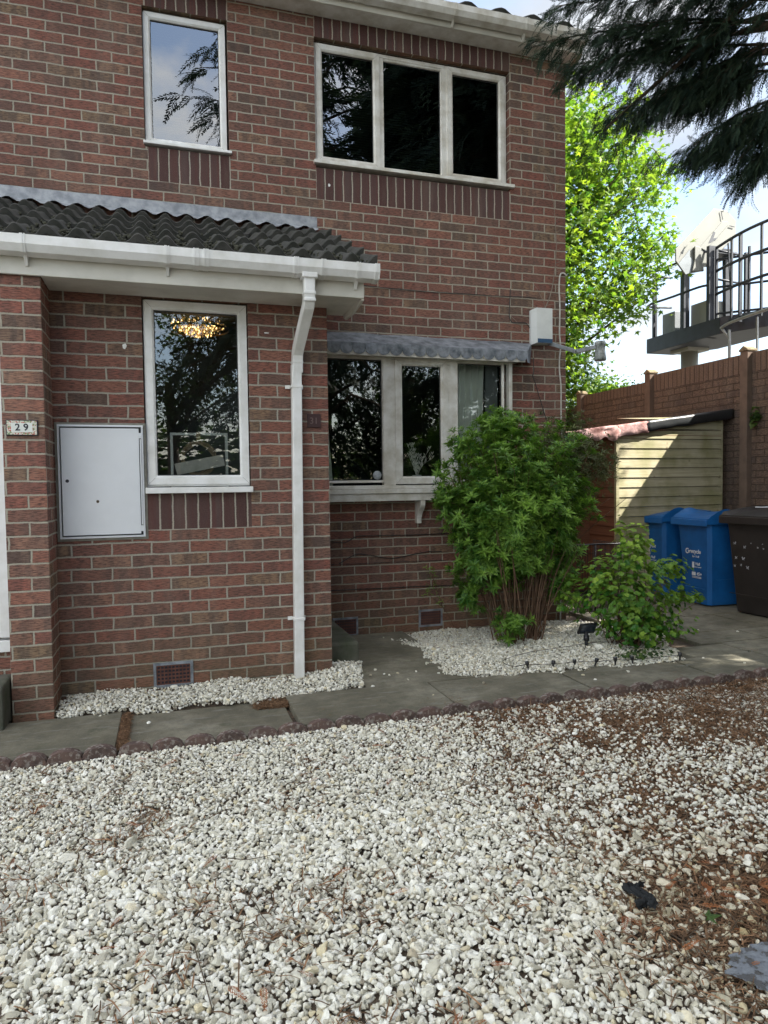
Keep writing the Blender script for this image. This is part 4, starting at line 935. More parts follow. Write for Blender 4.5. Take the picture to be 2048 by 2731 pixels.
# tall shrub in front of the bay window
sh = empty('tall_shrub', (-.30, -.62, 0), 0, 'tall dense green shrub with narrow whorled leaves in front of the bay window', 'shrub')
C0 = np.array([-.26, -.60, 1.04])
def shell(n, c, rad, lo=.35, zmin=None, pw=.5, rgen=rs):
    d = rgen.normal(size=(n, 3)); d /= np.linalg.norm(d, axis=1, keepdims=True); q = lo + (1 - lo) * rgen.random(n) ** pw
    lump = 1 + .24 * np.array([mnoise.noise((float(a[0]) * 2.9, float(a[1]) * 2.9, float(a[2]) * 2.9)) for a in d]) * 2
    p = c + d * rad * (q * lump)[:, None]
    return p, d
n = 3600
p, d = shell(n, C0 + [-.03, 0, -.02], np.array([.485, .40, .545]), .22)
# foliage stands high: bare stems show low in the middle
low = (p[:, 2] < .56) & (np.abs(p[:, 0] - (-.24)) < .36) & (rs.random(n) < .86)
low |= (p[:, 2] < .42) & (rs.random(n) < .75)
far = (p[:, 2] > 1.35) & (p[:, 0] < -.55) & (rs.random(n) < .72)
gap = (p[:, 0] > .02) & (p[:, 2] > 1.30) & (rs.random(n) < .8)
keep = ~(low | far | gap); p, d = p[keep], d[keep]
ex_ = []
for c_, r2_, k_ in (((-.80, -.62, 1.10), (.20, .15, .16), 110), ((-.60, -.66, .66), (.28, .2, .28), 240), ((.12, -.62, .66), (.18, .2, .25), 90), ((-.72, -.60, 1.55), (.16, .1, .14), 45), ((-.42, -.6, 1.72), (.28, .16, .12), 110), ((-.45, -.85, .17), (.17, .09, .13), 42), ((-.70, -.62, .38), (.14, .12, .16), 60), ((.12, -.60, .40), (.14, .12, .18), 60), ((-.25, -.50, .50), (.30, .12, .18), 70), ((-.93, -.62, 1.32), (.09, .08, .10), 16), ((.02, -.75, .42), (.10, .06, .13), 22)):
    q, e = shell(k_, np.array(c_), np.array(r2_), 0.0); ex_.append((q, e))
p = np.concatenate([p] + [a for a, b in ex_]); d = np.concatenate([d] + [b for a, b in ex_])
sh_m = MB(); SP_, SD_ = [], []
for k in range(150):   # stray shoots standing out of the outline
    e = rs.normal(size=3); e /= np.linalg.norm(e); e[1] = -abs(e[1]) if rs.random() < .6 else e[1]
    if e[2] < -.35: continue
    b0 = C0 + e * np.array([.45, .34, .46]); dd_ = e * [1, .7, .5] + [0, 0, rs.uniform(.3, 1.1)] + rs.normal(0, .2, 3); dd_ /= np.linalg.norm(dd_); l_ = rs.uniform(.12, .30) * (1.25 if e[2] > .4 else 1)
    bend = np.array([rs.normal(0, .04), 0, -.03 * rs.random()]); ps = smooth([b0, b0 + dd_ * l_ * .5, b0 + dd_ * l_ + bend], 5); sh_m.tube(ps, [.0022] * len(ps), 4, cap=False)
    for q in range(2, len(ps), 2): SP_.append(ps[q]); SD_.append(dd_)
    SP_.append(ps[-1]); SD_.append(dd_)
sh_m.build('shoots', M['stem'], sh).location = (.30, .62, 0); D.objects['shoots']['kind'] = 'stuff'
p = np.concatenate([p, np.array(SP_)]); d = np.concatenate([d, np.array(SD_)])
d = d * .75 + [0, 0, .65] + rs.normal(0, .22, d.shape)
n = len(p); sz = rs.uniform(.048, .078, n); V, F, Rn = [], [], []; base = 0
for k in range(4):
    tv, tf = whorl(LA, LAF, 6, 22, k, seed=k + 3); tv2, tf2 = whorl(LA, LAF, 5, 40, k + .5, (.6, .9), seed=k + 9)
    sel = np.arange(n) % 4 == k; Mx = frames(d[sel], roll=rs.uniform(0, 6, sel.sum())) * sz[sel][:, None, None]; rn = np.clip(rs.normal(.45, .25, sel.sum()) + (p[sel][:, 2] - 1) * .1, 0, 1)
    a, b, c = scatter(tv, tf, Mx, p[sel], rn); V.append(a); F.append(b + base); Rn.append(c); base += len(a)
    dn = d[sel] / np.linalg.norm(d[sel], axis=1, keepdims=True)
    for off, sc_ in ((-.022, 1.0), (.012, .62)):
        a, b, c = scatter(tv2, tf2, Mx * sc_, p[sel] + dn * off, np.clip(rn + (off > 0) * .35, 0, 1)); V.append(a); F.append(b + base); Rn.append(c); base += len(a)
np_mesh('foliage', np.concatenate(V), np.concatenate(F), M['shrub'], sh, rnd=np.concatenate(Rn)).location = (.30, .62, 0)
# dusty sparse top right of the shrub
p, d = shell(1500, np.array([.20, -.55, 1.42]), np.array([.40, .28, .38]), .1); p2, d2 = shell(60, np.array([.63, -.5, 1.42]), np.array([.16, .1, .12]), .1)
p = np.concatenate([p, p2]); d = np.concatenate([d, d2]) + [0.1, 0, .7]; n = len(p)
tv, tf = whorl(LA * [1, .8, 1], LAF, 5, 30, 0, seed=31); V, F, Rr = scatter(tv, tf, frames(d, roll=rs.uniform(0, 6, n)) * rs.uniform(.034, .052, (n, 1, 1)), p, rs.random(n))
np_mesh('dusty_foliage', V, F, M['shrub_olive'], sh, rnd=Rr).location = (.30, .62, 0)
bs, tp = [], []
for k in range(64):
    a = rs.uniform(0, 6.28); q = rs.uniform(.03, .20); bs.append((-.28 + math.cos(a) * q * 1.1, -.66 + math.sin(a) * q * .7, -.02)); a += rs.normal(0, .5); rr = rs.uniform(.25, .68); tp.append((-.26 + math.cos(a) * rr, -.60 + math.sin(a) * rr * .55, rs.uniform(.75, 1.65)))
for k in range(40):
    a = rs.uniform(0, 6.28); bs.append((.05 + rs.normal(0, .12), -.52, rs.uniform(.3, .8))); tp.append((.28 + rs.normal(0, .22), -.48 + rs.normal(0, .12), rs.uniform(1.1, 1.68)))
stems(bs, tp, .0085).build('stems', M['stem'], sh).location = (.30, .62, 0)
st2 = MB(); pts = rs.normal(size=(260, 3)); pts = C0 + pts / np.linalg.norm(pts, axis=1, keepdims=True) * np.array([.6, .36, .62]) * rs.uniform(.3, 1, (260, 1))
for q in pts: b0 = C0 * .35 + q * .65 - [0, 0, .16]; st2.tube([b0, b0 * .4 + q * .6 + rs.normal(0, .01, 3), q], [.0028, .002, .0012], 4, cap=False)
o = st2.build('twigs', M['stem'], sh); o.location = (.30, .62, 0); o['kind'] = 'stuff'
# low round-leaved shrub
s2 = empty('round_leaved_shrub', (.36, -1.20, 0), 0, 'low shrub with round yellow-green leaves in front of the bins', 'shrub')
PB, PD = [], []
for c_, r2_, k_, lo_ in (((.36, -1.15, .38), (.44, .34, .32), 900, .2), ((.40, -1.16, .72), (.17, .15, .24), 190, 0), ((.16, -1.12, .56), (.15, .14, .15), 80, 0), ((.72, -1.2, .60), (.17, .12, .10), 75, 0), ((.82, -1.22, .36), (.18, .12, .09), 80, 0), ((.46, -1.2, .16), (.38, .34, .14), 420, 0), ((.06, -.92, .34), (.14, .10, .16), 50, 0), ((.50, -1.15, .80), (.06, .05, .16), 26, 0), ((.30, -1.15, .86), (.05, .05, .14), 24, 0), ((.98, -1.22, .36), (.05, .04, .04), 8, 0)):
    q, e = shell(k_, np.array(c_), np.array(r2_), lo_); q[:, 2] = np.maximum(q[:, 2], .03); k_m = ~((q[:, 0] < .13) & (q[:, 1] < -1.0) & (q[:, 2] < .28)); q, e = q[k_m], e[k_m]; PB.append(q); PD.append(e)
p = np.concatenate(PB); d = np.concatenate(PD) * .7 + [0, 0, .7] + rs.normal(0, .25, (len(p), 3)); n = len(p)
V, F, Rn = [], [], []; base = 0
for k in range(3):
    tv, tf = whorl(LR, LRF, 6, 18, k, (.7, 1.1), seed=60 + k); sel = np.arange(n) % 3 == k
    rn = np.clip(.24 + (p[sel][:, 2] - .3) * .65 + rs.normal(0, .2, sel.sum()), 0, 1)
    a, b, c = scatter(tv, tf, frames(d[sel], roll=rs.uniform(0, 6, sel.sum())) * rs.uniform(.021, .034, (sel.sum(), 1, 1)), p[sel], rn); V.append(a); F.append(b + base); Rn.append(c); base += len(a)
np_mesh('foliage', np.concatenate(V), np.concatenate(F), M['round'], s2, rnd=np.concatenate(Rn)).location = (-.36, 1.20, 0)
bs = [(.36 + rs.normal(0, .06), -1.15 + rs.normal(0, .05), -.02) for _ in range(34)]; tp = [tuple(p[i]) for i in rs.integers(0, n, 34)]
stems(bs, tp, .006).build('stems', M['stem'], s2).location = (-.36, 1.20, 0)
# trailing ivy at the front of the bed
def ivy_patch(name, c, rad, k, size, label, mt='ivy', up=.8, cat='ivy', kind=None, parent=None):
    q, e = shell(k, np.array(c, float), np.array(rad, float), 0.0); tv, tf = whorl(LR * [1, 1.1, 1], LRF, 3, 8, 0, (.6, 1.1), seed=77)
    V, F, Rr = scatter(tv, tf, frames(e * .6 + [0, 0, up] + rs.normal(0, .3, (k, 3)), roll=rs.uniform(0, 6, k)) * rs.uniform(size * .7, size * 1.2, (k, 1, 1)), q, rs.random(k)); o = np_mesh(name, V, F, M[mt], parent, rnd=Rr)
    return tag(o, label, cat, kind=kind) if label else o
ivy_patch('trailing_ivy', (.22, -1.52, .05), (.24, .12, .035), 150, .020, 'small ivy trailing over the edge of the chippings bed', cat='ivy')
# thin wall climber between bay and tall shrub
wc = MB(); w_ = smooth(wallpts([(1210, 1672), (1196, 1640), (1180, 1618), (1172, 1590), (1160, 1560), (1152, 1530)], -.03), 5); wc.tube(w_, .0028, 5); w_ = smooth(wallpts([(1180, 1618), (1160, 1600), (1148, 1590)], -.03), 4); wc.tube(w_, .002, 5)
wco = empty('wall_climber', (-.7, -.03, 0), 0, 'spindly climber with few leaves on the brick wall left of the tall shrub', 'climber')
o = wc.build('stem', M['stem'], wco); o.location = (.7, .03, 0)
q = np.array([w + rs.normal(0, .025, 3) for w in (list(wallpts([(1165, 1570), (1150, 1560), (1140, 1575), (1152, 1535), (1148, 1520), (1178, 1600)], -.04)) * 7)]); tv, tf = whorl(LA, LAF, 3, 10, 0, seed=5)
V, F, Rr = scatter(tv, tf, frames(rs.normal(size=(len(q), 3))) * .03, q, rs.random(len(q))); np_mesh('leaves', V, F, M['shrub'], wco, rnd=Rr).location = (.7, .03, 0)

# ------------------------------------------------------------------ conifers
def bough(path, n_sub, n_spr, r0, spr=(.16, .30), seed=0, droop=.6, spread=.35, down=None):
    """returns wood tubes and spray placements along a limb"""
    r2 = np.random.default_rng(seed); ps = np.array(smooth(path, 8)); n = len(ps); wood = [(ps, [r0 * (1 - .85 * i / (n - 1)) for i in range(n)])]
    P, Dd, S = [], [], []
    ax = ps[-1] - ps[0]; ln = np.linalg.norm(ax); ax /= ln
    for k in range(n_sub):
        t_ = (k + r2.random()) / n_sub * .97 + .03; b0 = ps[min(n - 1, int(t_ * (n - 1)))]
        sd = np.cross(ax, [0, 0, 1]); sd /= np.linalg.norm(sd) + 1e-9; a = r2.choice([-1, 1]) * r2.uniform(.25, 1.0)
        d_ = ax * r2.uniform(.6, 1.0) + sd * a * .75 + np.array([0, 0, -r2.uniform(.05, droop)]); d_ /= np.linalg.norm(d_)
        L_ = spread * (1.15 - t_ * .65) * r2.uniform(.5, 1.2); e_ = b0 + d_ * L_ + np.array([0, 0, -.18 * L_]); m_ = (b0 + e_) / 2 + [0, 0, .05 * L_]
        sp_ = np.array(smooth([b0, m_, e_], 4)); wood.append((sp_, [max(.0015, r0 * .28 * (1 - .8 * i / (len(sp_) - 1))) for i in range(len(sp_))]))
        for j in range(n_spr):
            q = r2.random(); c_ = sp_[min(len(sp_) - 1, int(q * len(sp_)))] + r2.normal(0, .02, 3); dd = d_ + r2.normal(0, .38, 3) + [0, 0, -.30]
            P.append(c_); Dd.append(dd); S.append(r2.uniform(*spr) * (1 - .35 * t_))
    return wood, np.array(P), np.array(Dd), np.array(S)
LB = [[(0.95, -1.84, 4.31), (-0.38, -1.13, 4.37)], [(1.0, -1.8, 4.2), (-0.18, -1.15, 4.22)], [(0.9, -1.88, 4.42), (-0.33, -1.29, 4.53)], [(1.03, -1.76, 4.1), (0.2, -1.22, 3.93)], [(0.8, -1.68, 4.3), (-0.08, -1.2, 4.19)],
      [(1.0, -1.8, 4.2), (0.33, -1.31, 3.9)], [(0.83, -1.75, 4.35), (-0.02, -1.36, 4.36)], [(1.05, -1.75, 4.06), (0.62, -1.57, 3.96)], [(1.18, -1.78, 3.91), (0.67, -1.42, 3.63)], [(1.25, -1.73, 3.72), (0.71, -1.43, 3.58)],
      [(1.29, -1.69, 3.59), (1.01, -1.64, 3.47)], [(1.21, -1.76, 3.83), (0.83, -1.59, 3.68)], [(0.92, -1.69, 4.17), (0.49, -1.46, 3.94)], [(0.86, -1.93, 4.52), (-0.18, -1.42, 4.59)], [(0.79, -1.99, 4.67), (-0.05, -1.61, 4.7)]]
def conifer(name, base, height, rad, zlow, nb, label, boughs=(), seed=1, sprlen=(.5, .8), nspr=6, nsub=9, extra=None, group=None):
    r2 = np.random.default_rng(seed); root = empty(name, base, 0, label, 'tree', group); bx, by, bz = base
    tr = MB(); tr.tube([(0, 0, 0), (.05, .02, height * .3), (.0, .05, height * .6), (0, 0, height * .97)], [.26, .19, .11, .02], 10); tr.build('trunk', M['bark'], root)
    W_, PP, DD, SS = [], [], [], []
    for k in range(nb):
        t_ = (k + .5) / nb; z = zlow + (height - zlow) * t_ ** 1.12; rr = rad * (1 - t_) ** .62 * (1 + .12 * math.sin(k * 1.7)) * r2.uniform(.78, 1.08) + .25
        a = k * 2.399 + r2.normal(0, .2); e_ = np.array([math.cos(a) * rr, math.sin(a) * rr, z + rr * .12 - .25 * rr * (t_ < .3)])
        w, P, Dd, S = bough([(0, 0, z - .2 * rr), tuple(np.array([e_[0] * .5, e_[1] * .5, z + .1 * rr])), tuple(e_)], nsub, nspr, .035 + .02 * (1 - t_), sprlen, seed * 1000 + k, .5, .55 + .45 * rr / rad * 1.2)
        W_ += w[:1]; PP.append(P); DD.append(Dd); SS.append(S)
    wd = MB()
    for ps, rr in W_: wd.tube(ps[::4], rr[::4], 5, cap=False)
    if extra:   # fine foliage on the low boughs that hang into view
        lo = [k for k in range(nb) if zlow + (height - zlow) * ((k + .5) / nb) ** 1.12 < 7.2]
        P, Dd, S = (np.concatenate([a[k] for k in lo]) for a in (PP, DD, SS)); q_ = 3
        P = np.repeat(P, q_, 0) + r2.normal(0, .10, (len(P) * q_, 3)); Dd = np.repeat(Dd, q_, 0) + r2.normal(0, .2, (len(P), 3)); S = np.repeat(S, q_) * .42
        V, F, Rr = scatter(SPV, SPF, frames(Dd, roll=r2.normal(0, .7, len(P))) * S[:, None, None], P, r2.random(len(P))); np_mesh('low_foliage', V, F, M['cyp'], root, rnd=Rr)
        PP, DD, SS = ([a[k] for k in range(nb) if k not in lo] for a in (PP, DD, SS))
        # dense inner foliage of the upper crown
        n_ = 9000; z = r2.uniform(zlow + 1.0, height - 1, n_); q = rad * (1 - (z - zlow) / (height - zlow)) ** .62 * .86 * np.sqrt(r2.random(n_)); a = r2.uniform(0, 6.28, n_)
        keep = z > 6.2 - q * .2; PP.append(np.stack([np.cos(a) * q, np.sin(a) * q, z], 1)[keep]); DD.append((np.stack([np.cos(a), np.sin(a), a * 0 - .3], 1) + r2.normal(0, .3, (n_, 3)))[keep]); SS.append(r2.uniform(.6, 1.0, n_)[keep])
    P, Dd, S = np.concatenate(PP), np.concatenate(DD), np.concatenate(SS)
    V, F, Rr = scatter(SPC, SPCF, frames(Dd, roll=r2.normal(0, .6, len(P))) * S[:, None, None], P, r2.random(len(P)))
    np_mesh('crown', V, F, M['cyp'], root, rnd=Rr)
    if boughs:
        PP, DD, SS = [], [], []
        for k, (a, b_) in enumerate(boughs):
            a = np.array(a) - base; b_ = np.array(b_) - base; m_ = (a + b_) / 2 + [0, 0, .05]
            w, P, Dd, S = bough([tuple(a), tuple(m_), tuple(b_)], 46, 9, .012, (.10, .19), 500 + k, .6, .30)
            inn = np.array([0, 0, a[2] - .35]); wd.tube(smooth([inn, (a * .6 + inn * .4), a], 4), [.03] * 8 + [.012], 6, cap=False)
            for ps, rr in w: wd.tube(ps, rr, 4, cap=False)
            PP.append(P); DD.append(Dd); SS.append(S)
        P, Dd, S = np.concatenate(PP), np.concatenate(DD), np.concatenate(SS); V, F, Rr = scatter(SPV, SPF, frames(Dd, roll=r2.normal(0, .7, len(P))) * S[:, None, None], P, r2.random(len(P)))
        np_mesh('bough', V, F, M['cyp'], root, rnd=Rr)
    wd.build('limbs', M['bark'], root)
    return root
SPC, SPCF = spray_template(8, .40, .060, .35, .2)
conifer('cypress_tree', (2.85, -4.25, 0), 16.0, 3.4, 4.3, 160, 'tall dark cypress whose low boughs hang over the drive', LB, 3, (.38, .66), 12, 14, extra=True)
conifer('cypress_tree', (4.9, -8.4, 0), 15.0, 3.2, 3.0, 90, 'unseen tall cypress added beside the drive to block sun from the gravel', (), 14, (.5, .9), 8, 10)  # unseen tree, added only to keep stray sun off the gravel
conifer('cypress_tree', (.25, -10.6, 0), 20.0, 3.3, 2.6, 120, 'dark cypress standing behind the photographer, seen only in window reflections', (), 8, (.5, .9), 5, 9)

# ------------------------------------------------------------------ maple and other broadleaves
def star_leaf():
    a = []
    for k, (an, r_) in enumerate([(180, .06), (-125, .42), (-100, .26), (-62, .80), (-38, .38), (0, 1.0), (38, .38), (62, .80), (100, .26), (125, .42)]):
        a.append((.30 + math.cos(R(an)) * r_ * .7, math.sin(R(an)) * r_ * .62, -.10 * abs(math.sin(R(an))) * r_ + .02 * (k % 2)))
    V = np.array([(.30, 0, .03)] + a); F = np.array([(0, i + 1, (i + 1) % 10 + 1) for i in range(10)]); return V, F
SL, SLF = star_leaf()
def broadleaf(name, base, height, lobes, n, size, label, mtl, seed=1, tr=.13, limbs=14, group=None, tmpl=None, cluster=5):
    r2 = np.random.default_rng(seed); root = empty(name, base, 0, label, 'tree', group); B = np.array(base)
    P, Dd = [], []; tot = sum(l[2] for l in lobes); tb = MB()
    tb.tube([(0, 0, 0), (.08, .02, height * .25), (.0, .1, height * .5)], [tr, tr * .8, tr * .5], 9); tb.build('trunk', M['bark'], root); wd = MB()
    for c, rr, wt in lobes:
        k = int(n * wt / tot); c = np.array(c) - B
        nb_ = max(3, int(limbs * wt / tot)); tips = []
        for j in range(nb_):
            d_ = r2.normal(size=3); d_ /= np.linalg.norm(d_); d_[2] = abs(d_[2]) * .8; e_ = c + d_ * np.array(rr) * r2.uniform(.7, 1.0); s0 = np.array([0, 0, height * r2.uniform(.22, .45)])
            pth = smooth([s0, s0 * .45 + c * .55 + r2.normal(0, .12, 3) - [0, 0, .2], e_], 6); wd.tube(pth, [tr * .38 * (1 - .9 * i / len(pth)) for i in range(len(pth))], 5, cap=False); tips += [pth[i] for i in range(4, len(pth))]
            for q in range(3):
                t0 = pth[r2.integers(4, len(pth))]; t1 = t0 + r2.normal(0, .35, 3) * np.array(rr) / 1.6 + [0, 0, .1]; wd.tube([t0, (t0 + t1) / 2 + [0, 0, .05], t1], [.012, .008, .003], 4, cap=False); tips += [(t0 + t1) / 2, t1]
        ncl = k // cluster; d_ = r2.normal(size=(ncl, 3)); d_ /= np.linalg.norm(d_, axis=1, keepdims=True); q = r2.random(ncl) ** .45
        lm = 1 + .3 * np.array([mnoise.noise((float(a[0]) * 2 + seed, float(a[1]) * 2, float(a[2]) * 2)) for a in d_]); cc_ = c + d_ * np.array(rr) * (q * lm)[:, None]
        tips = np.array(tips); pull = tips[r2.integers(0, len(tips), ncl)]; mk = (r2.random(ncl) < .45)[:, None]; cc_ = np.where(mk, pull + r2.normal(0, .13, (ncl, 3)), cc_)
        cp = np.repeat(cc_, cluster, 0) + r2.normal(0, size * .95, (ncl * cluster, 3)); P.append(cp)
    P = np.concatenate(P); k = len(P); Dd = r2.normal(size=(k, 3)) * [1, 1, .5] + [0, 0, -.45]
    tv, tf = tmpl or (SL, SLF)
    V, F, Rr = scatter(tv, tf, frames(Dd, roll=r2.normal(0, .7, k)) * (size * r2.uniform(.6, 1.2, (k, 1, 1))), P, np.clip(r2.normal(.45, .28, k), 0, 1))
    np_mesh('crown', V, F, M[mtl], root, rnd=Rr); wd.build('limbs', M['bark'], root); return root
broadleaf('maple_tree', (2.3, 6.6, 0), 9.0, [((3.05, 4.4, 5.1), (1.75, 1.3, 2.0), 5), ((3.5, 4.3, 6.6), (1.2, 1.0, .9), 1.6), ((2.75, 4.4, 6.6), (1.0, 1.0, 1.1), 2), ((2.6, 4.6, 3.6), (1.1, .9, 1.0), 1.6), ((4.65, 4.0, 6.15), (.5, .4, .45), .30), ((4.65, 4.0, 5.0), (.55, .4, .40), .35), ((4.2, 4.1, 4.25), (.6, .4, .35), .40)], 25000, .145, 'bright green maple lit from behind, beyond the house corner', 'maple', 5, .15, 34, cluster=7)
broadleaf('garden_bush', (2.6, 4.3, 0), 2.0, [((3.55, 4.3, 2.70), (.55, .4, .42), 2), ((4.25, 4.2, 2.62), (.50, .35, .26), 1.4), ((4.75, 4.0, 2.62), (.22, .25, .13), .3), ((3.3, 4.4, 3.3), (.5, .4, .45), 1.2)], 7000, .10, 'leafy bush spilling over the far end of the fence', 'maple', 9, .05, 10)
ivy_patch('ivy', (3.06, 4.15, 2.12), (.12, .60, .36), 420, .06, 'dark ivy clump at the far end of the fence beside the house', cat='ivy')

# ------------------------------------------------------------------ fence
fe = empty('concrete_fence', (3.2, 0, 0), 0, 'tall brown concrete panel fence moulded like brickwork behind the shed and bins', 'fence')
posts_y = [6.99, 5.38, 3.77, 2.16, .55, -1.06, -2.67, -4.28, -5.89, -7.5, -9.11]
for i, (ya, yb) in enumerate(zip(posts_y, posts_y[1:])):
    pm = MB(); top = 2.655 if ya < 2.5 else (2.58 if ya < 4 else 2.45); y0, y1 = yb + .055, ya - .055; z = 0.02
    while z < top - .28:
        pm.face([(3.2, y1, z), (3.2, y0, z), (3.2, y0, z + .296), (3.2, y1, z + .296)], 0, [(y1, z), (y0, z), (y0, z + .296), (y1, z + .296)])
        pm.box(3.203, 3.24, y0, y1, z, z + .296); pm.face([(3.2, y1, z + .296), (3.2, y0, z + .296), (3.206, y0, z + .303), (3.206, y1, z + .303)], 0); z += .303
    pm.face([(3.2, y1, z), (3.2, y0, z), (3.2, y0, top), (3.2, y1, top)], 1, [(y1, z), (y0, z), (y0, top), (y1, top)]); pm.box(3.202, 3.24, y0, y1, z, top - .001)
    pm.build('panel', [M['fence'], M['fence_sold']], fe, uvauto=True).location = (-3.2, 0, 0)
for y in posts_y[1:]:
    top = 2.672 if y < 3 else 2.60
    pm = MB(); pm.box(3.135, 3.255, y - .052, y + .052, 0, top); po = pm.build('post', M['fence_post'], fe, bevel=.006); po.location = (-3.2, 0, 0)
    c_ = MB(); c_.prism([(3.125, y - .062, top + .001), (3.125, y + .062, top + .001), (3.125, y + .062, top + .02), (3.125, y, top + .060), (3.125, y - .062, top + .02)], (.14, 0, 0)); c_.build('post_cap', M['cap'], po, bevel=.004)
s = MB(); s.box(3.12, 3.19, -.02, .05, 2.10, 2.17); s.tube([(3.15, .015, 2.13), (3.06, .03, 2.10)], .035, 12); tag(s.build('security_camera', M['black']), 'small black camera fixed to the fence panel right of the ivy sprig', 'camera')
ivy_patch('ivy_sprig', (3.15, .40, 1.93), (.035, .06, .11), 46, .05, 'small ivy sprig hanging on the fence beside the nearer post', cat='ivy')

# ------------------------------------------------------------------ shed
shd = empty('wooden_shed', (1.63, .73, 0), R(2.0), 'weathered wooden shed with a pale front, red-brown side and torn roof felt', 'shed')
W_ = 1.42; DP = 1.3
def board_face(mb, x0, x1, y, z0, z1f, pitch=.105, axis='x', m=0):
    z = z0
    while z < max(z1f(x0), z1f(x1)):
        a, b_ = min(z + pitch - .004, z1f(x0)), min(z + pitch - .004, z1f(x1))
        if a > z or b_ > z:
            a, b_ = max(a, z + .001), max(b_, z + .001); o1, o2 = .016, .004
            pts = [(x0, -o1, z), (x1, -o1, z), (x1, -o2, b_), (x0, -o2, a), (x0, .01, z), (x1, .01, z), (x1, .01, b_), (x0, .01, a)]
            if axis == 'x': q = [(p_[0], y + p_[1], p_[2]) for p_ in pts]
            else: q = [(y + p_[1], p_[0], p_[2]) for p_ in pts]
            mb.idx(q, [(0, 1, 2, 3), (4, 7, 6, 5), (0, 4, 5, 1), (3, 2, 6, 7), (1, 5, 6, 2), (0, 3, 7, 4)] if axis == 'x' else [(3, 2, 1, 0), (5, 6, 7, 4), (1, 5, 4, 0), (7, 6, 2, 3), (2, 6, 5, 1), (4, 7, 3, 0)], m)
        z += pitch
zt = lambda x: 1.79 + .135 * x
mb = MB(); board_face(mb, 0.018, W_, 0, .04, zt); tag(mb.build('front_boarding', M['board_pale'], shd), 'pale weathered overlapping boards')
mb = MB(); board_face(mb, 0, DP, 0, .04, lambda y: 1.80 - .0 * y, axis='y'); tag(mb.build('side_boarding', M['board_red'], shd), 'red-brown stained boards')
mb = MB(); mb.box(-.018, .020, -.022, .012, .03, 1.80); mb.build('corner_batten', M['board_pale'], shd); mb = MB(); mb.box(W_ - .01, W_ + .02, -.012, .02, .03, 1.96); mb.build('corner_batten', M['board_pale'], shd)
mb = MB(); mb.box(W_ - .012, W_, .02, DP, .03, 1.8); mb.box(0.02, W_, DP - .02, DP, .03, 1.8); mb.box(.0, W_, -.012, .012, 1.72, 1.76); mb.build('back_boarding', M['board_red'], shd)
def sheet(name, pts_top, mt, label, drop=.11, nx=26, rough=.006, seed=1, hemvar=.02):
    """felt bent over the roof edge: runs along x, folds down over the front"""
    r2 = np.random.default_rng(seed); x0, x1 = pts_top; V = []; prof_ = [(1.35, -.09), (.7, -.04), (.05, .008), (-.040, .006), (-.051, .000), (-.053, -.015), (-.053, -.05), (-.052, -drop)]
    for i in range(nx + 1):
        x = x0 + (x1 - x0) * i / nx; hv = hemvar * mnoise.noise((x * 6, seed, 0)) * 2
        for j, (y, dz) in enumerate(prof_): V.append((x + r2.normal(0, rough * .3), y + rough * 2 * mnoise.noise((x * 9, j * 2.1, seed)), 1.845 + .135 * max(x, -.1) * 1.0 - (.06 * (x + .1) ** 2 if x < -.1 else 0) - (.10 * min(0, x + .12) * -1) + dz + rough * mnoise.noise((x * 14, j * 3.3, seed + 5)) + (hv if j == len(prof_) - 1 else 0)))
    k = len(prof_); F = [(i * k + j, (i + 1) * k + j, (i + 1) * k + j + 1, i * k + j + 1) for i in range(nx) for j in range(k - 1)]
    o = np_mesh(name, np.array(V), np.array(F), mt, shd, smooth=True); so_ = o.modifiers.new('thickness', 'SOLIDIFY'); so_.thickness = .006; return tag(o, label)
sheet('roof_felt', (.36, 1.55), M['blackfelt'], 'newer black roof felt', .100, 30, .003, 2, .008)
sheet('roof_felt', (-.02, .372), M['pinkfelt'], 'faded pink torn felt', .115, 40, .008, 7, .035)
sheet('roof_felt', (-.62, .00), M['pinkfelt'], 'brown torn felt drooping at the end', .11, 40, .014, 9, .06)
# the far part of the side with its own felt hem
mb = MB(); mb.box(-.60, 0.0, DP * .35, DP * .36, .03, 1.72); tag(mb.build('rear_boarding', M['board_red'], shd), None)

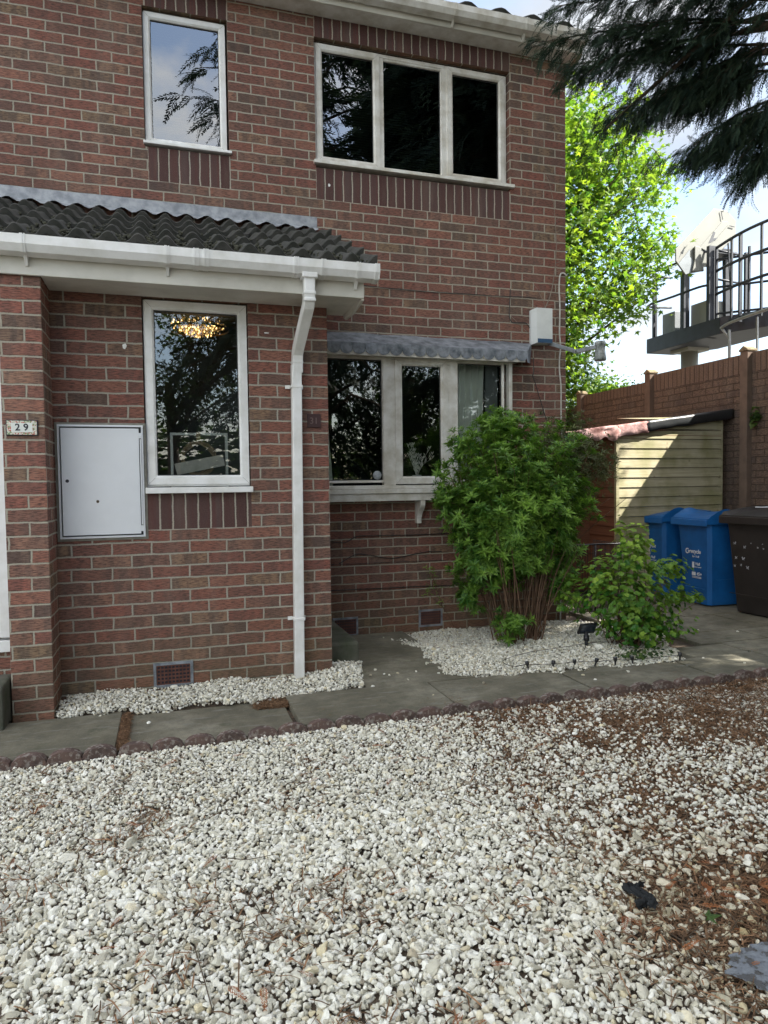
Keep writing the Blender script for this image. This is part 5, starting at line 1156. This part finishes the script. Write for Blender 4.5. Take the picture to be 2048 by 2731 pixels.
# ------------------------------------------------------------------ wheelie bins (fronts face -X)
def wheelie_bin(body_m, lid_m, label, loc, rz, curved=True, sc=.93, print_=True, seed=0, group=None):
    r = empty('wheelie_bin', loc, rz, label, 'wheelie bin', group); b = MB()
    # local: front towards -X; body tapered
    def rect(x0, x1, hw, z, c=.035): return [(x0, -hw + c, z), (x0, hw - c, z), (x0 + c, hw, z), (x1 - c, hw, z), (x1, hw - c, z), (x1, -hw + c, z), (x1 - c, -hw, z), (x0 + c, -hw, z)]
    lv = [rect(.075, .50, .195, .02), rect(.072, .52, .20, .06), rect(.02, .62, .255, .80), rect(.005, .64, .262, .90)]
    for a, c in zip(lv, lv[1:]): b.idx(a + c, [(i, i + 8, (i + 1) % 8 + 8, (i + 1) % 8) for i in range(8)])
    b.idx(lv[0], [tuple(range(8))]); b.box(-.004, .02, -.20, .20, .20, .202)
    for yy_ in (-.15, -.05, .05, .15): b.prism([(.012, yy_ - .03, .885), (.012, yy_ + .03, .885), (.022, yy_, .80)], (.02, 0, 0))
    b.box(.10, .50, -.268, -.262, .30, .305)
    bo = b.build('body', body_m, r, bevel=.006)
    rm = MB(); rm.box(-.035, .66, -.288, .288, .885, .935); rm.box(-.045, -.03, -.288, .288, .868, .94); rm.build('rim', body_m, r, bevel=.007)
    ld = MB(); nx_, ny_ = 16, 14; V = []
    for i in range(nx_ + 1):
        for j in range(ny_ + 1):
            u = i / nx_; v = j / ny_ * 2 - 1; x = -.03 + u * .70; y = v * .285
            z = .945 + .050 * math.sin(min(1, u * 1.3) * math.pi / 2) + (.075 * (abs(v) ** 2.4) * math.exp(-((u - .30) / .22) ** 2) if curved else .028 * (abs(v) > .72) * (u > .06)) + .018 * (1 - v * v) * u
            V.append((x, y, z if u > 0 else .937))
    k = ny_ + 1; ld.idx(V, [(i * k + j, (i + 1) * k + j, (i + 1) * k + j + 1, i * k + j + 1) for i in range(nx_) for j in range(ny_)], 0, curved)
    for j in (0, ny_):
        for i in range(nx_): a_, c_ = V[i * k + j], V[(i + 1) * k + j]; ld.face([a_, c_, (c_[0], c_[1], .93), (a_[0], a_[1], .93)])
    for j in range(ny_): a_, c_ = V[nx_ * k + j], V[nx_ * k + j + 1]; ld.face([a_, c_, (c_[0], c_[1], .93), (a_[0], a_[1], .93)])
    ld.idx([(-.032, -.287, .936), (.67, -.287, .936), (.67, .287, .936), (-.032, .287, .936)] + [(-.032, -.287, .95), (.67, -.287, 1.0), (.67, .287, 1.0), (-.032, .287, .95)], [(0, 1, 5, 4), (1, 2, 6, 5), (2, 3, 7, 6), (3, 0, 4, 7)])
    lo = ld.build('lid', lid_m, r)
    h = MB(); h.tube([(.70, -.24, .96), (.70, .24, .96)], .016, 10); h.box(.64, .70, -.25, -.21, .94, .975); h.box(.64, .70, .21, .25, .94, .975); h.build('handle', body_m, r)
    for sy in (-1, 1):
        w = MB(); w.tube([(.60, sy * .235, .10), (.60, sy * .285, .10)], .10, 20); w.build('wheel', M['black'], r)
    r.scale = (sc, sc, sc); return r
M['blue_faded'] = simple('scuffed_blue_plastic', (0.020, 0.105, 0.30), 0.5, 0.5, 5, 110, 0.0006, col2=(0.035, 0.075, 0.15))
b1 = wheelie_bin(M['blue'], M['blue'], 'blue recycling bin half hidden behind its neighbour by the shed', (2.03, .74, 0), R(2))
b2 = wheelie_bin(M['blue'], M['blue'], 'blue recycling bin fully in view beside the black bin', (2.08, .13, 0), R(-3))
b3 = wheelie_bin(M['brownbin'], M['brownbin'], 'dark brown-black wheelie bin with worn white letters on its front', (2.12, -.54, 0), R(5), curved=False, sc=.98)
b4 = wheelie_bin(M['brownbin'], M['brownbin'], 'brown bin cut off by the right edge of the photo', (2.30, -1.42, 0), R(4), curved=False, sc=.96)
b5 = wheelie_bin(M['brownbin'], M['terracotta'], 'brown bin behind the two blue bins, only its lid showing', (2.55, .95, 0), R(80), curved=False, sc=.94)
RY = (math.pi / 2, 0, -math.pi / 2)
def bin_print(b, zc=.60):
    f = lambda z: .072 - .055 * (z - .06) / .74 - .0025   # front face x at height z
    def T(s_, size, y, z, bold=0.0): 
        o = text('lettering', s_, size, (f(z), y, z), M['print'], b, RY, .0008, bold); o.rotation_euler = (math.pi / 2 - .07, 0, -math.pi / 2); return o
    T('recycle', .062, -.025, zc, .001); T('for Hull', .034, -.03, zc - .055); T('Hull', .042, -.055, zc - .135, .0008); T('City Council', .02, -.055, zc - .168); T('45+', .050, -.07, zc - .245, .001); 
    s_ = MB()
    for k in range(26):   # round arrow
        a0 = R(40 + k * 11.5); a1 = R(40 + (k + 1) * 11.5); q = lambda a, r_: (f(zc) - .001, .098 - math.cos(a) * r_, zc + math.sin(a) * r_)
        s_.face([q(a0, .030), q(a1, .030), q(a1, .019), q(a0, .019)])
    s_.face([(f(zc) - .001, .085, zc + .010), (f(zc) - .001, .05, zc + .004), (f(zc) - .001, .085, zc - .020)])
    zz = zc - .15; s_.face([(f(zz) - .001, .035, zz - .03), (f(zz) - .001, -.002, zz - .03), (f(zz) - .001, -.002, zz + .035), (f(zz) - .001, .035, zz + .035)])
    zz = zc - .245; s_.face([(f(zz) - .001, .045, zz - .018), (f(zz) - .001, -.015, zz - .018), (f(zz) - .001, -.015, zz + .020), (f(zz) - .001, .045, zz + .020)])
    for q in (.030, .042): z_ = zz - q; s_.face([(f(z_) - .001, .045, z_ - .003), (f(z_) - .001, -.10, z_ - .003), (f(z_) - .001, -.10, z_ + .003), (f(z_) - .001, .045, z_ + .003)])
    s_.build('printed_mark', M['print'], b)
    # scuffed patch of the front face
bin_print(b1); bin_print(b2, .585)
# worn letters / butterflies on the black bin: small pale scraps stuck to the face
r3 = np.random.default_rng(4); M['stick'] = simple('dull_sticker', (0.42, 0.42, 0.44), .7, .4, 60, 60, 0)
for (y, z, sz_) in [(.16, .68, .030), (.05, .65, .028), (-.02, .69, .014), (-.09, .655, .016), (-.14, .69, .016), (-.15, .65, .016), (.15, .54, .032), (.07, .535, .034), (.17, .46, .024), (.10, .475, .026), (.03, .455, .034)]:
    xf = .072 - .055 * (z - .06) / .74 - .003; s = MB(); wing = [(.06, .12), (.5, .75), (.95, .5), (.5, .02), (.75, -.6), (.3, -.5), (.06, -.15)]
    out_l = [(a, c_) for a, c_ in wing] + [(-a, c_) for a, c_ in reversed(wing)]
    s.face([(xf, y - a * sz_ * .55 + r3.normal(0, .0015), z + c_ * sz_ * .7 + r3.normal(0, .003)) for a, c_ in out_l]); s.build('worn_sticker', M['stick'], b3)
s = MB(); s.tube([(.22, .10, .992 + .03), (.26, .04, .992 + .03), (.25, -.03, .992 + .034), (.30, -.10, .992 + .034)], .006, 5); s.build('chalk_mark', M['print'], b3)

# ------------------------------------------------------------------ wire crate behind the shrubs
cr_ = MB(); X0, X1, Y0, Y1, H = .66, 1.22, .10, .55, .66
for x in np.arange(X0, X1, .028): cr_.bar((x, Y0, .02), (x, Y0, H), .0035)
for y in np.arange(Y0, Y1, .028): cr_.bar((X1, y, .02), (X1, y, H), .0035)
for z in (.02, .16, .30, .44, .58, H): cr_.bar((X0, Y0 - .003, z), (X1, Y0 - .003, z), .005); cr_.bar((X1, Y0, z), (X1, Y1, z), .005)
co_ = cr_.build('wire_crate', M['black']); tag(co_, 'black wire dog crate between the tall shrub and the shed', 'crate')
s = MB(); s.tube(smooth([(X0, Y0 - .01, H), (X1 - .04, Y0 - .01, H), (X1, Y0 - .01, H - .04), (X1, Y0 - .01, .02)], 5), .009, 6); s.tube([(.93, Y0 - .012, H), (.93, Y0 - .012, .02)], .010, 6); s.build('rim_wire', M['black'], co_)

# ------------------------------------------------------------------ solar spotlight and string of ground lights
s = MB(); s.obox((.055, -1.095, .155), (.072, 0, 0), (0, .008, .004), (0, -.022, .040)); so1 = s.build('solar_spotlight', M['black'], None, bevel=.004); tag(so1, 'black solar panel lamp on a spike among the white chippings', 'solar light')
s = MB(); s.obox((.055, -1.104, .157), (.060, 0, 0), (0, .002, .001), (0, -.017, .031)); s.build('solar_panel', simple('solar_cell', (0.02, 0.03, 0.05), .12, .2, 30, 60, 0), so1)
s = MB(); s.tube([(.055, -1.08, .13), (.055, -1.085, .03), (.055, -1.085, -.03)], [.016, .012, .004], 8); s.tube([(.055, -1.085, .06), (.055, -1.085, .10)], .022, 10); s.build('spike', M['black'], so1)
wp = [(-0.79, -1.50), (-0.672, -1.497), (-0.503, -1.538), (-0.347, -1.554), (-0.198, -1.578), (-0.06, -1.60), (0.068, -1.612), (0.432, -1.648)]
s = MB(); pth = [(.05, -1.08, .04), (-.2, -1.18, .052), (-.5, -1.22, .05), (-.78, -1.36, .05)] + [(x, y, .045 + .006 * math.sin(k * 3)) for k, (x, y) in enumerate(wp)]; s.tube(smooth(pth, 6), .0022, 5)
s.tube(smooth([(.055, -1.08, .035), (.15, -1.12, .05), (.28, -1.2, .05), (.2, -1.3, .05), (.35, -1.4, .05)], 6), .0022, 5)
tag(s.build('light_cable', M['black']), 'thin black cable of the ground lights looping over the chippings', 'cable')
for k, (x, y) in enumerate(wp[1:]):
    s = MB(); s.lathe([(0, -.04), (.006, -.03), (.008, .0), (.016, .012), (.017, .035), (.012, .040), (0, .038)], (0, 0, 0), 12); o = s.build('ground_light', M['black']); o.scale = (.8, .8, .8); o.location = (x, y, .036); o.rotation_euler = (R(random.uniform(-14, 14)), R(random.uniform(-14, 14)), 0)
    g = MB(); g.lathe([(0, .0405), (.011, .0405), (.011, .038)], (0, 0, 0), 12); g.build('lens', M['galv'], o)
    tag(o, 'small black solar string light at the front edge of the chippings bed', 'ground light', 'string lights along the chippings bed')

# ------------------------------------------------------------------ things behind the glass
cu_ = MB(); n = 90; V = []
for i in range(n + 1):
    x = -.60 + .36 * i / n; a = i * .42
    for z in (1.26, 1.7, 2.1, 2.34): V.append((x + .012 * math.sin(z * 3), .06 + .026 * math.sin(a) + .012 * math.sin(a * .37), z))
cu_.idx(V, [(i * 4 + j, (i + 1) * 4 + j, (i + 1) * 4 + j + 1, i * 4 + j + 1) for i in range(n) for j in range(3)], 0, True)
tag(cu_.build('curtain', M['curtain']), 'pale green-white curtain hanging behind the bay window by the shrub', 'curtain')
s = MB(); s.box(-.235, -.12, .03, .045, 1.25, 2.3); tag(s.build('curtain', simple('grey_curtain', (0.20, 0.22, 0.22), .9, .15, 4, 80, 0)), 'flat grey curtain edge at the end of the bay window', 'curtain')
s = MB(); V = []
for i in range(26):
    x = -1.70 + .07 * i / 25
    for z, k in ((1.25, 1), (2.3, .2)): V.append((x * k + (1 - k) * -1.72, .05 + .012 * math.sin(i * .9), z))
s.idx(V, [(i * 2, i * 2 + 2, i * 2 + 3, i * 2 + 1) for i in range(25)], 0, True); tag(s.build('curtain', M['curtain']), 'narrow pale curtain edge behind the pane next to the porch', 'curtain')
vs_ = MB(); vs_.lathe([(0, 0), (.036, 0), (.038, .01), (.024, .035), (.030, .055), (.042, .075), (.040, .075), (.028, .05), (0, .045)], (0, 0, 0), 18); va = vs_.build('vase', M['ceram']); va.location = (-.92, -.045, 1.262)
tag(va, 'small pale vase of dried grasses behind the bay window', 'vase')
dg = MB(); r4 = np.random.default_rng(12)
for k in range(13):
    a = r4.uniform(-.55, .55) + (.35 if k > 7 else 0); l = r4.uniform(.15, .26); e_ = (math.sin(a) * l, r4.normal(0, .02), .075 + math.cos(a) * l); ps = smooth([(0, 0, .05), (math.sin(a) * l * .4, 0, .06 + l * .5), e_], 5); dg.tube(ps, .0012, 4, cap=False)
    for q in range(9):
        c_ = np.array(ps[min(len(ps) - 1, 3 + q)]) if q < len(ps) - 3 else np.array(ps[-1]); sd = 1 if q % 2 else -1
        dg.face([c_, c_ + [sd * .010, -.002, .012], c_ + [sd * .016, 0, .030], c_ + [sd * .003, .002, .018]])
dg.build('dried_grasses', M['dried'], va)
s = MB(); s.lathe([(0, 0), (.0365, 0), (.0365, .002), (0, .002)], (0, 0, 0), 28); o = s.build('window_sticker', simple('pale_round_sticker', (0.42, 0.46, 0.5), .6, .3, 50, 60, 0)); o.location = (-1.287, -.096, 1.338); o.rotation_euler = (R(90), 0, 0); tag(o, 'round pale sticker in the bottom corner of the bay window pane', 'sticker')
yf = YP + .19
s = MB(); ring(s, -2.925, -2.565, 1.262, 1.612, [(0, yf + .02), (0, yf), (.016, yf), (.018, yf + .02)]); fo = s.build('picture_frame', M['ceram']); tag(fo, 'empty white picture frame standing inside the porch window', 'frame')
wr = MB(); r5 = np.random.default_rng(3)
for k in range(16):
    ph = r5.uniform(0, 6.28); rr = .105 + r5.normal(0, .006); wob_ = r5.uniform(2, 5)
    wr.tube([(-2.752 + math.cos(a) * (rr + .006 * math.sin(a * wob_ + ph)), yf - .02 + .006 * math.cos(a * wob_ + ph), 1.445 + math.sin(a) * (rr + .006 * math.sin(a * wob_ + ph))) for a in np.linspace(0, 6.3, 40)], .0032, 5, cap=False)
wo = wr.build('wicker_wreath', M['wicker']); tag(wo, 'round twig wreath hanging in the white frame behind the porch window', 'wreath')
s = MB(); s.box(-2.764, -2.738, yf - .024, yf - .022, 1.545, 1.615); s.build('hanging_ribbon', simple('tan_ribbon', (0.38, 0.30, 0.18), .8, .2, 30, 60, 0), wo)
s = MB(); s.obox((-2.745, yf - .034, 1.405), (.150, 0, .030), (0, .005, 0), (-.008, 0, .036)); tag(s.build('wooden_plaque', simple('greywashed_wood', (0.62, 0.60, 0.54), .85, .25, 14, 60, .0005)), 'slanted grey-white plank leaning on the wreath', 'plaque')
# chandelier: lit crystal drum
ch = MB(); r6 = np.random.default_rng(8); cx, cy = -2.72, YP + .55
ch.lathe([(.205, 0), (.21, 0), (.21, .012), (.205, .012), (.205, 0)], (cx, cy, 2.345), 36); cho = ch.build('chandelier', simple('brass', (0.35, 0.22, 0.08), .3, .2, 6, 60, 0, metal=.8)); tag(cho, 'small crystal ceiling light glowing behind the top of the porch window', 'chandelier')
m, t, b = mat('lit_crystal'); b.inputs['Emission Color'].default_value = (1, .62, .22, 1); b.inputs['Base Color'].default_value = (.7, .5, .25, 1)
at = t.nodes.new('ShaderNodeAttribute'); at.attribute_name = 'rnd'; L(t, math_n(t, 'MULTIPLY', math_n(t, 'POWER', at.outputs['Fac'], 9.0), 2.4), b.inputs['Emission Strength'])
n = 620; a = r6.uniform(0, 6.28, n); q = r6.uniform(.0, .19, n) ; P = np.stack([cx + np.cos(a) * q, cy + np.sin(a) * q, 2.375 - .085 * (1 - (q / .20) ** 2) * r6.random(n) ** .5 + r6.uniform(0, .05, n)], 1)
V, F, Rr = scatter(np.array([(-1, 0, 0), (0, -1, 0), (1, 0, 0), (0, 1, 0), (0, 0, 1.6), (0, 0, -1.6)]), [(0, 1, 4), (1, 2, 4), (2, 3, 4), (3, 0, 4), (1, 0, 5), (2, 1, 5), (3, 2, 5), (0, 3, 5)], np.tile(np.eye(3), (n, 1, 1)) * .0050, P, r6.random(n))
np_mesh('crystals', V, F, m, cho, rnd=Rr)

# ------------------------------------------------------------------ radar platform beyond the fence
rt = empty('radar_platform', (5.46, 4.05, 0), 0, 'dark steel railed platform on a pale column beyond the fence', 'platform'); BM = M['blackmetal']
def rel(o): o.location = (-5.46, -4.05, 0); return o
s = MB(); s.tube([(5.46, 4.05, -.05), (5.46, 4.05, 3.46)], .135, 28); s.box(5.25, 5.67, 3.84, 4.26, 3.40, 3.45); rel(s.build('column', M['cream'], rt))
s = MB(); s.prism([(5.02, 4.55, 3.45), (5.02, 2.9, 3.45), (5.3, 2.35, 3.45), (5.85, 2.2, 3.45), (5.9, 3.9, 3.45), (5.55, 4.55, 3.45)], (0, 0, .05))
for a, b_ in (((5.02, 4.56), (5.02, 2.9)), ((5.02, 2.9), (5.3, 2.35)), ((5.3, 2.35), (5.86, 1.6)), ((5.02, 4.56), (5.56, 4.56)), ((5.56, 4.56), (5.9, 3.9)), ((5.9, 3.9), (5.9, 2.0))): s.bar((*a, 3.575), (*b_, 3.575), .03, .24)
rel(s.build('deck', BM, rt))
s = MB()
for z in (4.80, 4.28): s.tube(smooth([(5.55, 4.60, z), (5.06, 4.60, z), (5.06, 3.95, z), (5.07, 3.40, z), (5.16, 3.25, z), (5.2, 3.20, z)], 4), .019, 7)
for (x, y) in ((5.06, 4.45), (5.22, 4.6), (5.06, 3.72)): s.bar((x, y, 3.5), (x, y, 4.80), .035, .035)
s.bar((5.12, 3.18, 3.45), (5.12, 3.18, 4.84), .17, .06)
for z in (4.80, 4.36): s.tube([(5.2, 3.2, z), (5.85, 3.3, z)], .018, 7)
s.bar((5.88, 3.3, 3.5), (5.88, 3.3, 4.85), .04, .04); rel(s.build('guard_rail', BM, rt))
s = MB()
def arc(z, n_=9): return [(5.14 - .10 * math.sin(math.pi * k / (n_ - 1)), 3.12 - 1.5 * k / (n_ - 1), z + (.04 * math.sin(math.pi * .5 * k / (n_ - 1)) if z > 4.7 else 0)) for k in range(n_)]
for z in (4.80, 4.45, 4.10, 3.62): s.tube(smooth(arc(z), 2), .022, 7)
for k in (0, 2, 3, 5, 6, 8): 
    x, y, _z = arc(4.80)[k]; s.bar((x, y, 3.55), (x, y, arc(4.80)[k][2]), .05 if k in (3, 6) else .026, .03)
for z in (4.62, 4.2, 3.8): s.tube([(5.14, 3.1, z), (5.75, 2.5, z), (5.95, 1.7, z)], .018, 6)
for (x, y) in ((5.45, 2.8), (5.75, 2.5), (5.85, 2.1), (5.95, 1.7)): s.bar((x, y, 3.5), (x, y, 4.75), .03, .03)
s.bar((5.35, 3.0, 3.5), (5.15, 2.9, 4.8), .018, .018); rel(s.build('ladder_cage', BM, rt))
s = MB(); s.tube(smooth([(4.98, 2.85, 3.52), (4.96, 2.6, 3.56), (4.98, 1.9, 3.60), (5.0, 1.3, 3.62)], 5), .022, 7); s.tube(smooth([(4.98, 2.82, 3.5), (5.0, 2.72, 3.35), (4.98, 2.68, 3.2), (4.98, 2.66, .0)], 4), .022, 7); s.bar((5.05, 2.25, 3.55), (5.02, 2.2, 2.2), .025); s.bar((5.05, 1.75, 3.55), (4.98, 1.6, 1.9), .055, .05)
rel(s.build('ladder_rail', M['galv'], rt))
s = MB(); s.bar((5.30, 3.98, 3.5), (5.30, 3.98, 4.72), .11, .09); s.bar((5.28, 4.0, 4.70), (5.42, 3.75, 4.86), .10, .07); s.box(5.25, 5.85, 3.45, 4.10, 4.86, 4.90); s.box(5.27, 5.80, 3.50, 4.05, 4.935, 4.96); s.bar((5.8, 3.6, 3.5), (5.78, 3.6, 4.88), .09, .07); s.bar((5.55, 3.7, 4.90), (5.55, 3.7, 4.94), .2, .2); rel(s.build('antenna_stand', BM, rt))
s = MB(); s.box(5.42, 5.78, 3.62, 3.98, 3.55, 4.16); tag(s.build('equipment_cabinet', M['cream'], None, bevel=.01), 'pale metal equipment cabinet standing on the railed platform', 'cabinet')
s = MB(); s.box(5.24, 5.36, 4.15, 4.45, 3.55, 4.10); tag(s.build('equipment_cabinet', simple('grey_cabinet', (0.22, 0.24, 0.26), .6, .2, 5, 50, 0), None, bevel=.008), 'narrow grey cabinet at the end of the railed platform', 'cabinet')
# the antenna panel: an elongated octagon tilted about 45 degrees
an = [(935, 165), (1100, 190), (1215, 320), (1208, 500), (1130, 590), (870, 830), (790, 935), (650, 960), (590, 980), (470, 810), (470, 660)]
P = []
for x, y in an:
    v = ray(1700 + x / 4.609, 520 + y / 4.609); dd = 10.75 + (x - 840) / 745 * .45; P.append(CAM + v * dd)
P = np.array(P); s = MB(); back = _d * .035; s.prism([tuple(p_) for p_ in P], tuple(back)); M['antenna'] = simple('off_white_antenna', (0.19, 0.195, 0.175), 0.6, 0.1, 3, 50, 0.0004); ao = s.build('radar_antenna', M['antenna'], None, bevel=.01); tag(ao, 'large cream octagonal antenna panel tilted above the platform', 'antenna')
def apx(x, y, off): v = ray(1700 + x / 4.609, 520 + y / 4.609); return CAM + v * (10.75 + (x - 840) / 745 * .45) - _d * off
s = MB(); s.prism([tuple(apx(x, y, .018)) for x, y in [(1040, 330), (1100, 330), (1110, 375), (830, 690), (760, 650)]], tuple(_d * .014)); s.build('stiffening_box', M['antenna'], ao, bevel=.008)
s = MB(); s.prism([tuple(apx(x, y, .05)) for x, y in [(690, 640), (770, 655), (765, 760), (800, 945), (660, 945), (690, 810)]], tuple(_d * .045)); s.build('mount', M['antenna'], ao, bevel=.006)
s = MB(); s.prism([tuple(apx(x, y, .022)) for x, y in [(930, 455), (950, 470), (925, 540), (985, 530), (900, 590), (865, 600)]], tuple(_d * .004)); s.build('opening', M['blackmetal'], ao)
s = MB()
for a, b_ in (((1020, 200), (1040, 310)), ((1185, 400), (1125, 385))): s.bar(apx(*a, .02), apx(*b_, .02), .010, .008)
s.build('bracket', M['blackmetal'], ao)
s = MB(); s.prism([tuple(apx(x, y, .012)) for x, y in [(640, 670), (500, 850), (590, 980), (650, 955), (690, 820), (640, 760)]], tuple(_d * .010)); s.build('lower_plate', simple('bluish_grey_plate', (0.20, 0.23, 0.25), .5, .2, 6, 50, 0), ao)  # lower plate in a bluer grey than the panel

# ------------------------------------------------------------------ odds and ends on the drive
g_ = MB(); V = []; nu, nv_ = 26, 16
for i in range(nu):
    for k in range(nv_):
        u = i / (nu - 1) * 2 - 1; v = k / (nv_ - 1) * 2 - 1; q = mnoise.noise((u * 2.2, v * 2.2, 3.3)); q2 = mnoise.noise((u * 6, v * 6, 1.3))
        x = u * .052 * (1 + .35 * mnoise.noise((u * 2, v, 7))) + .010 * q2; y = v * .026 * (1 + .5 * mnoise.noise((u * 3, 2, v))) + .022 * math.sin(u * 3.2) + .006 * q2
        V.append((-1.605 + x * .45 - y * .9, -3.865 + x * .9 + y * .45, .017 + .020 * (q + .4) + .010 * q2 - .010 * max(abs(u), abs(v)) ** 4))
g_.idx(V, [(i * nv_ + k, (i + 1) * nv_ + k, (i + 1) * nv_ + k + 1, i * nv_ + k + 1) for i in range(nu - 1) for k in range(nv_ - 1)], 0, True)
tag(g_.build('black_rag', simple('black_cloth', (0.012, 0.014, 0.016), .9, .3, 40, 160, .002)), 'crumpled black rag lying in the gravel near the needle heap', 'rag')
V, F, Rr = scatter(SL, SLF, frames([[1, -.3, .05]], roll=np.array([.25])) * .062, [(-1.515, -4.02, .022)], np.array([.5])); tag(np_mesh('fallen_leaf', V, F, M['ivy'], rnd=Rr), 'dull green leaf lying by the needle heap', 'leaf')
# puddle edge: water lying on a sunken plate at the corner
pd = MB(); pts = []
for k in range(60):
    a = 6.283 * k / 60; rr = .16 * (1 + .16 * mnoise.noise((math.cos(a) * 2, math.sin(a) * 2, 1)) + .14 * mnoise.noise((math.cos(a) * 7, math.sin(a) * 7, 4)) + .08 * mnoise.noise((math.cos(a) * 19, math.sin(a) * 19, 4))); pts.append((-1.43 + math.cos(a) * rr * 1.05, -4.235 + math.sin(a) * rr * .55, .0125))
pd.face(pts); m, t, b = mat('puddle_film'); b.inputs['Base Color'].default_value = (.30, .32, .34, 1); b.inputs['Roughness'].default_value = .12
o_ = objco(t); c = ramp(t, noise(t, o_, 26, 4, .6), [(.46, (.05, .045, .04)), (.50, (.13, .14, .155)), (.7, (.20, .22, .245))]); L(t, c, b.inputs['Base Color']); bump(t, b, noise(t, o_, 30, 4, .6), .004)
tag(pd.build('puddle', m), kind='structure')

# ------------------------------------------------------------------ what stands behind the camera (seen in the panes)
broadleaf('street_tree', (-2.9, -12.5, 0), 7.0, [((-1.6, -12.0, 4.7), (2.0, 1.3, 1.1), 3), ((-2.5, -12.3, 3.3), (1.2, .9, .6), 1)], 5200, .15, 'broadleaf tree behind the photographer, reflected in the porch window', 'ivy', 15, .16, 14)
broadleaf('street_tree', (2.4, -11.2, 0), 7.0, [((2.0, -11.4, 2.6), (1.1, 1.0, 1.3), 2), ((3.5, -11.4, 3.2), (1.5, 1.1, 2.0), 4.5), ((2.4, -11.8, 1.3), (2.2, .8, 1.1), 2.5), ((5.3, -11.0, 3.0), (1.5, 1.0, 2.2), 4)], 17000, .14, 'broadleaf tree reflected in the bay window', 'ivy', 17, .14, 12)
q, e = shell(5200, np.array([-1.5, -14.5, 1.0]), np.array([7.5, .9, 1.7]), .55); tv, tf = whorl(LR, LRF, 4, 15, 0, seed=4); V, F, Rr = scatter(tv, tf, frames(e + [0, 0, .3]) * rs.uniform(.12, .2, (5200, 1, 1)), q, rs.random(5200)); tag(np_mesh('hedge', V, F, M['ivy'], rnd=Rr), 'long green hedge across the road behind the photographer', 'hedge')
oh = empty('brick_house', (.9, -19, 0), 0, 'brick house across the road seen only in the bay window reflection', 'house')
s = MB(); s.box(-.9, 1.3, -2.5, 2.2, 0, 4.4); s.build('wall', M['brick_main'], oh, uvauto=True)
s = MB(); s.prism([(-1.0, 2.5, 4.2), (-1.0, -.1, 6.2), (-1.0, -2.7, 4.2)], (2.5, 0, 0)); s.build('roof', M['tile'], oh)
print('objects', len(D.objects), 'verts', sum(len(o.data.vertices) for o in D.objects if o.type == 'MESH'))
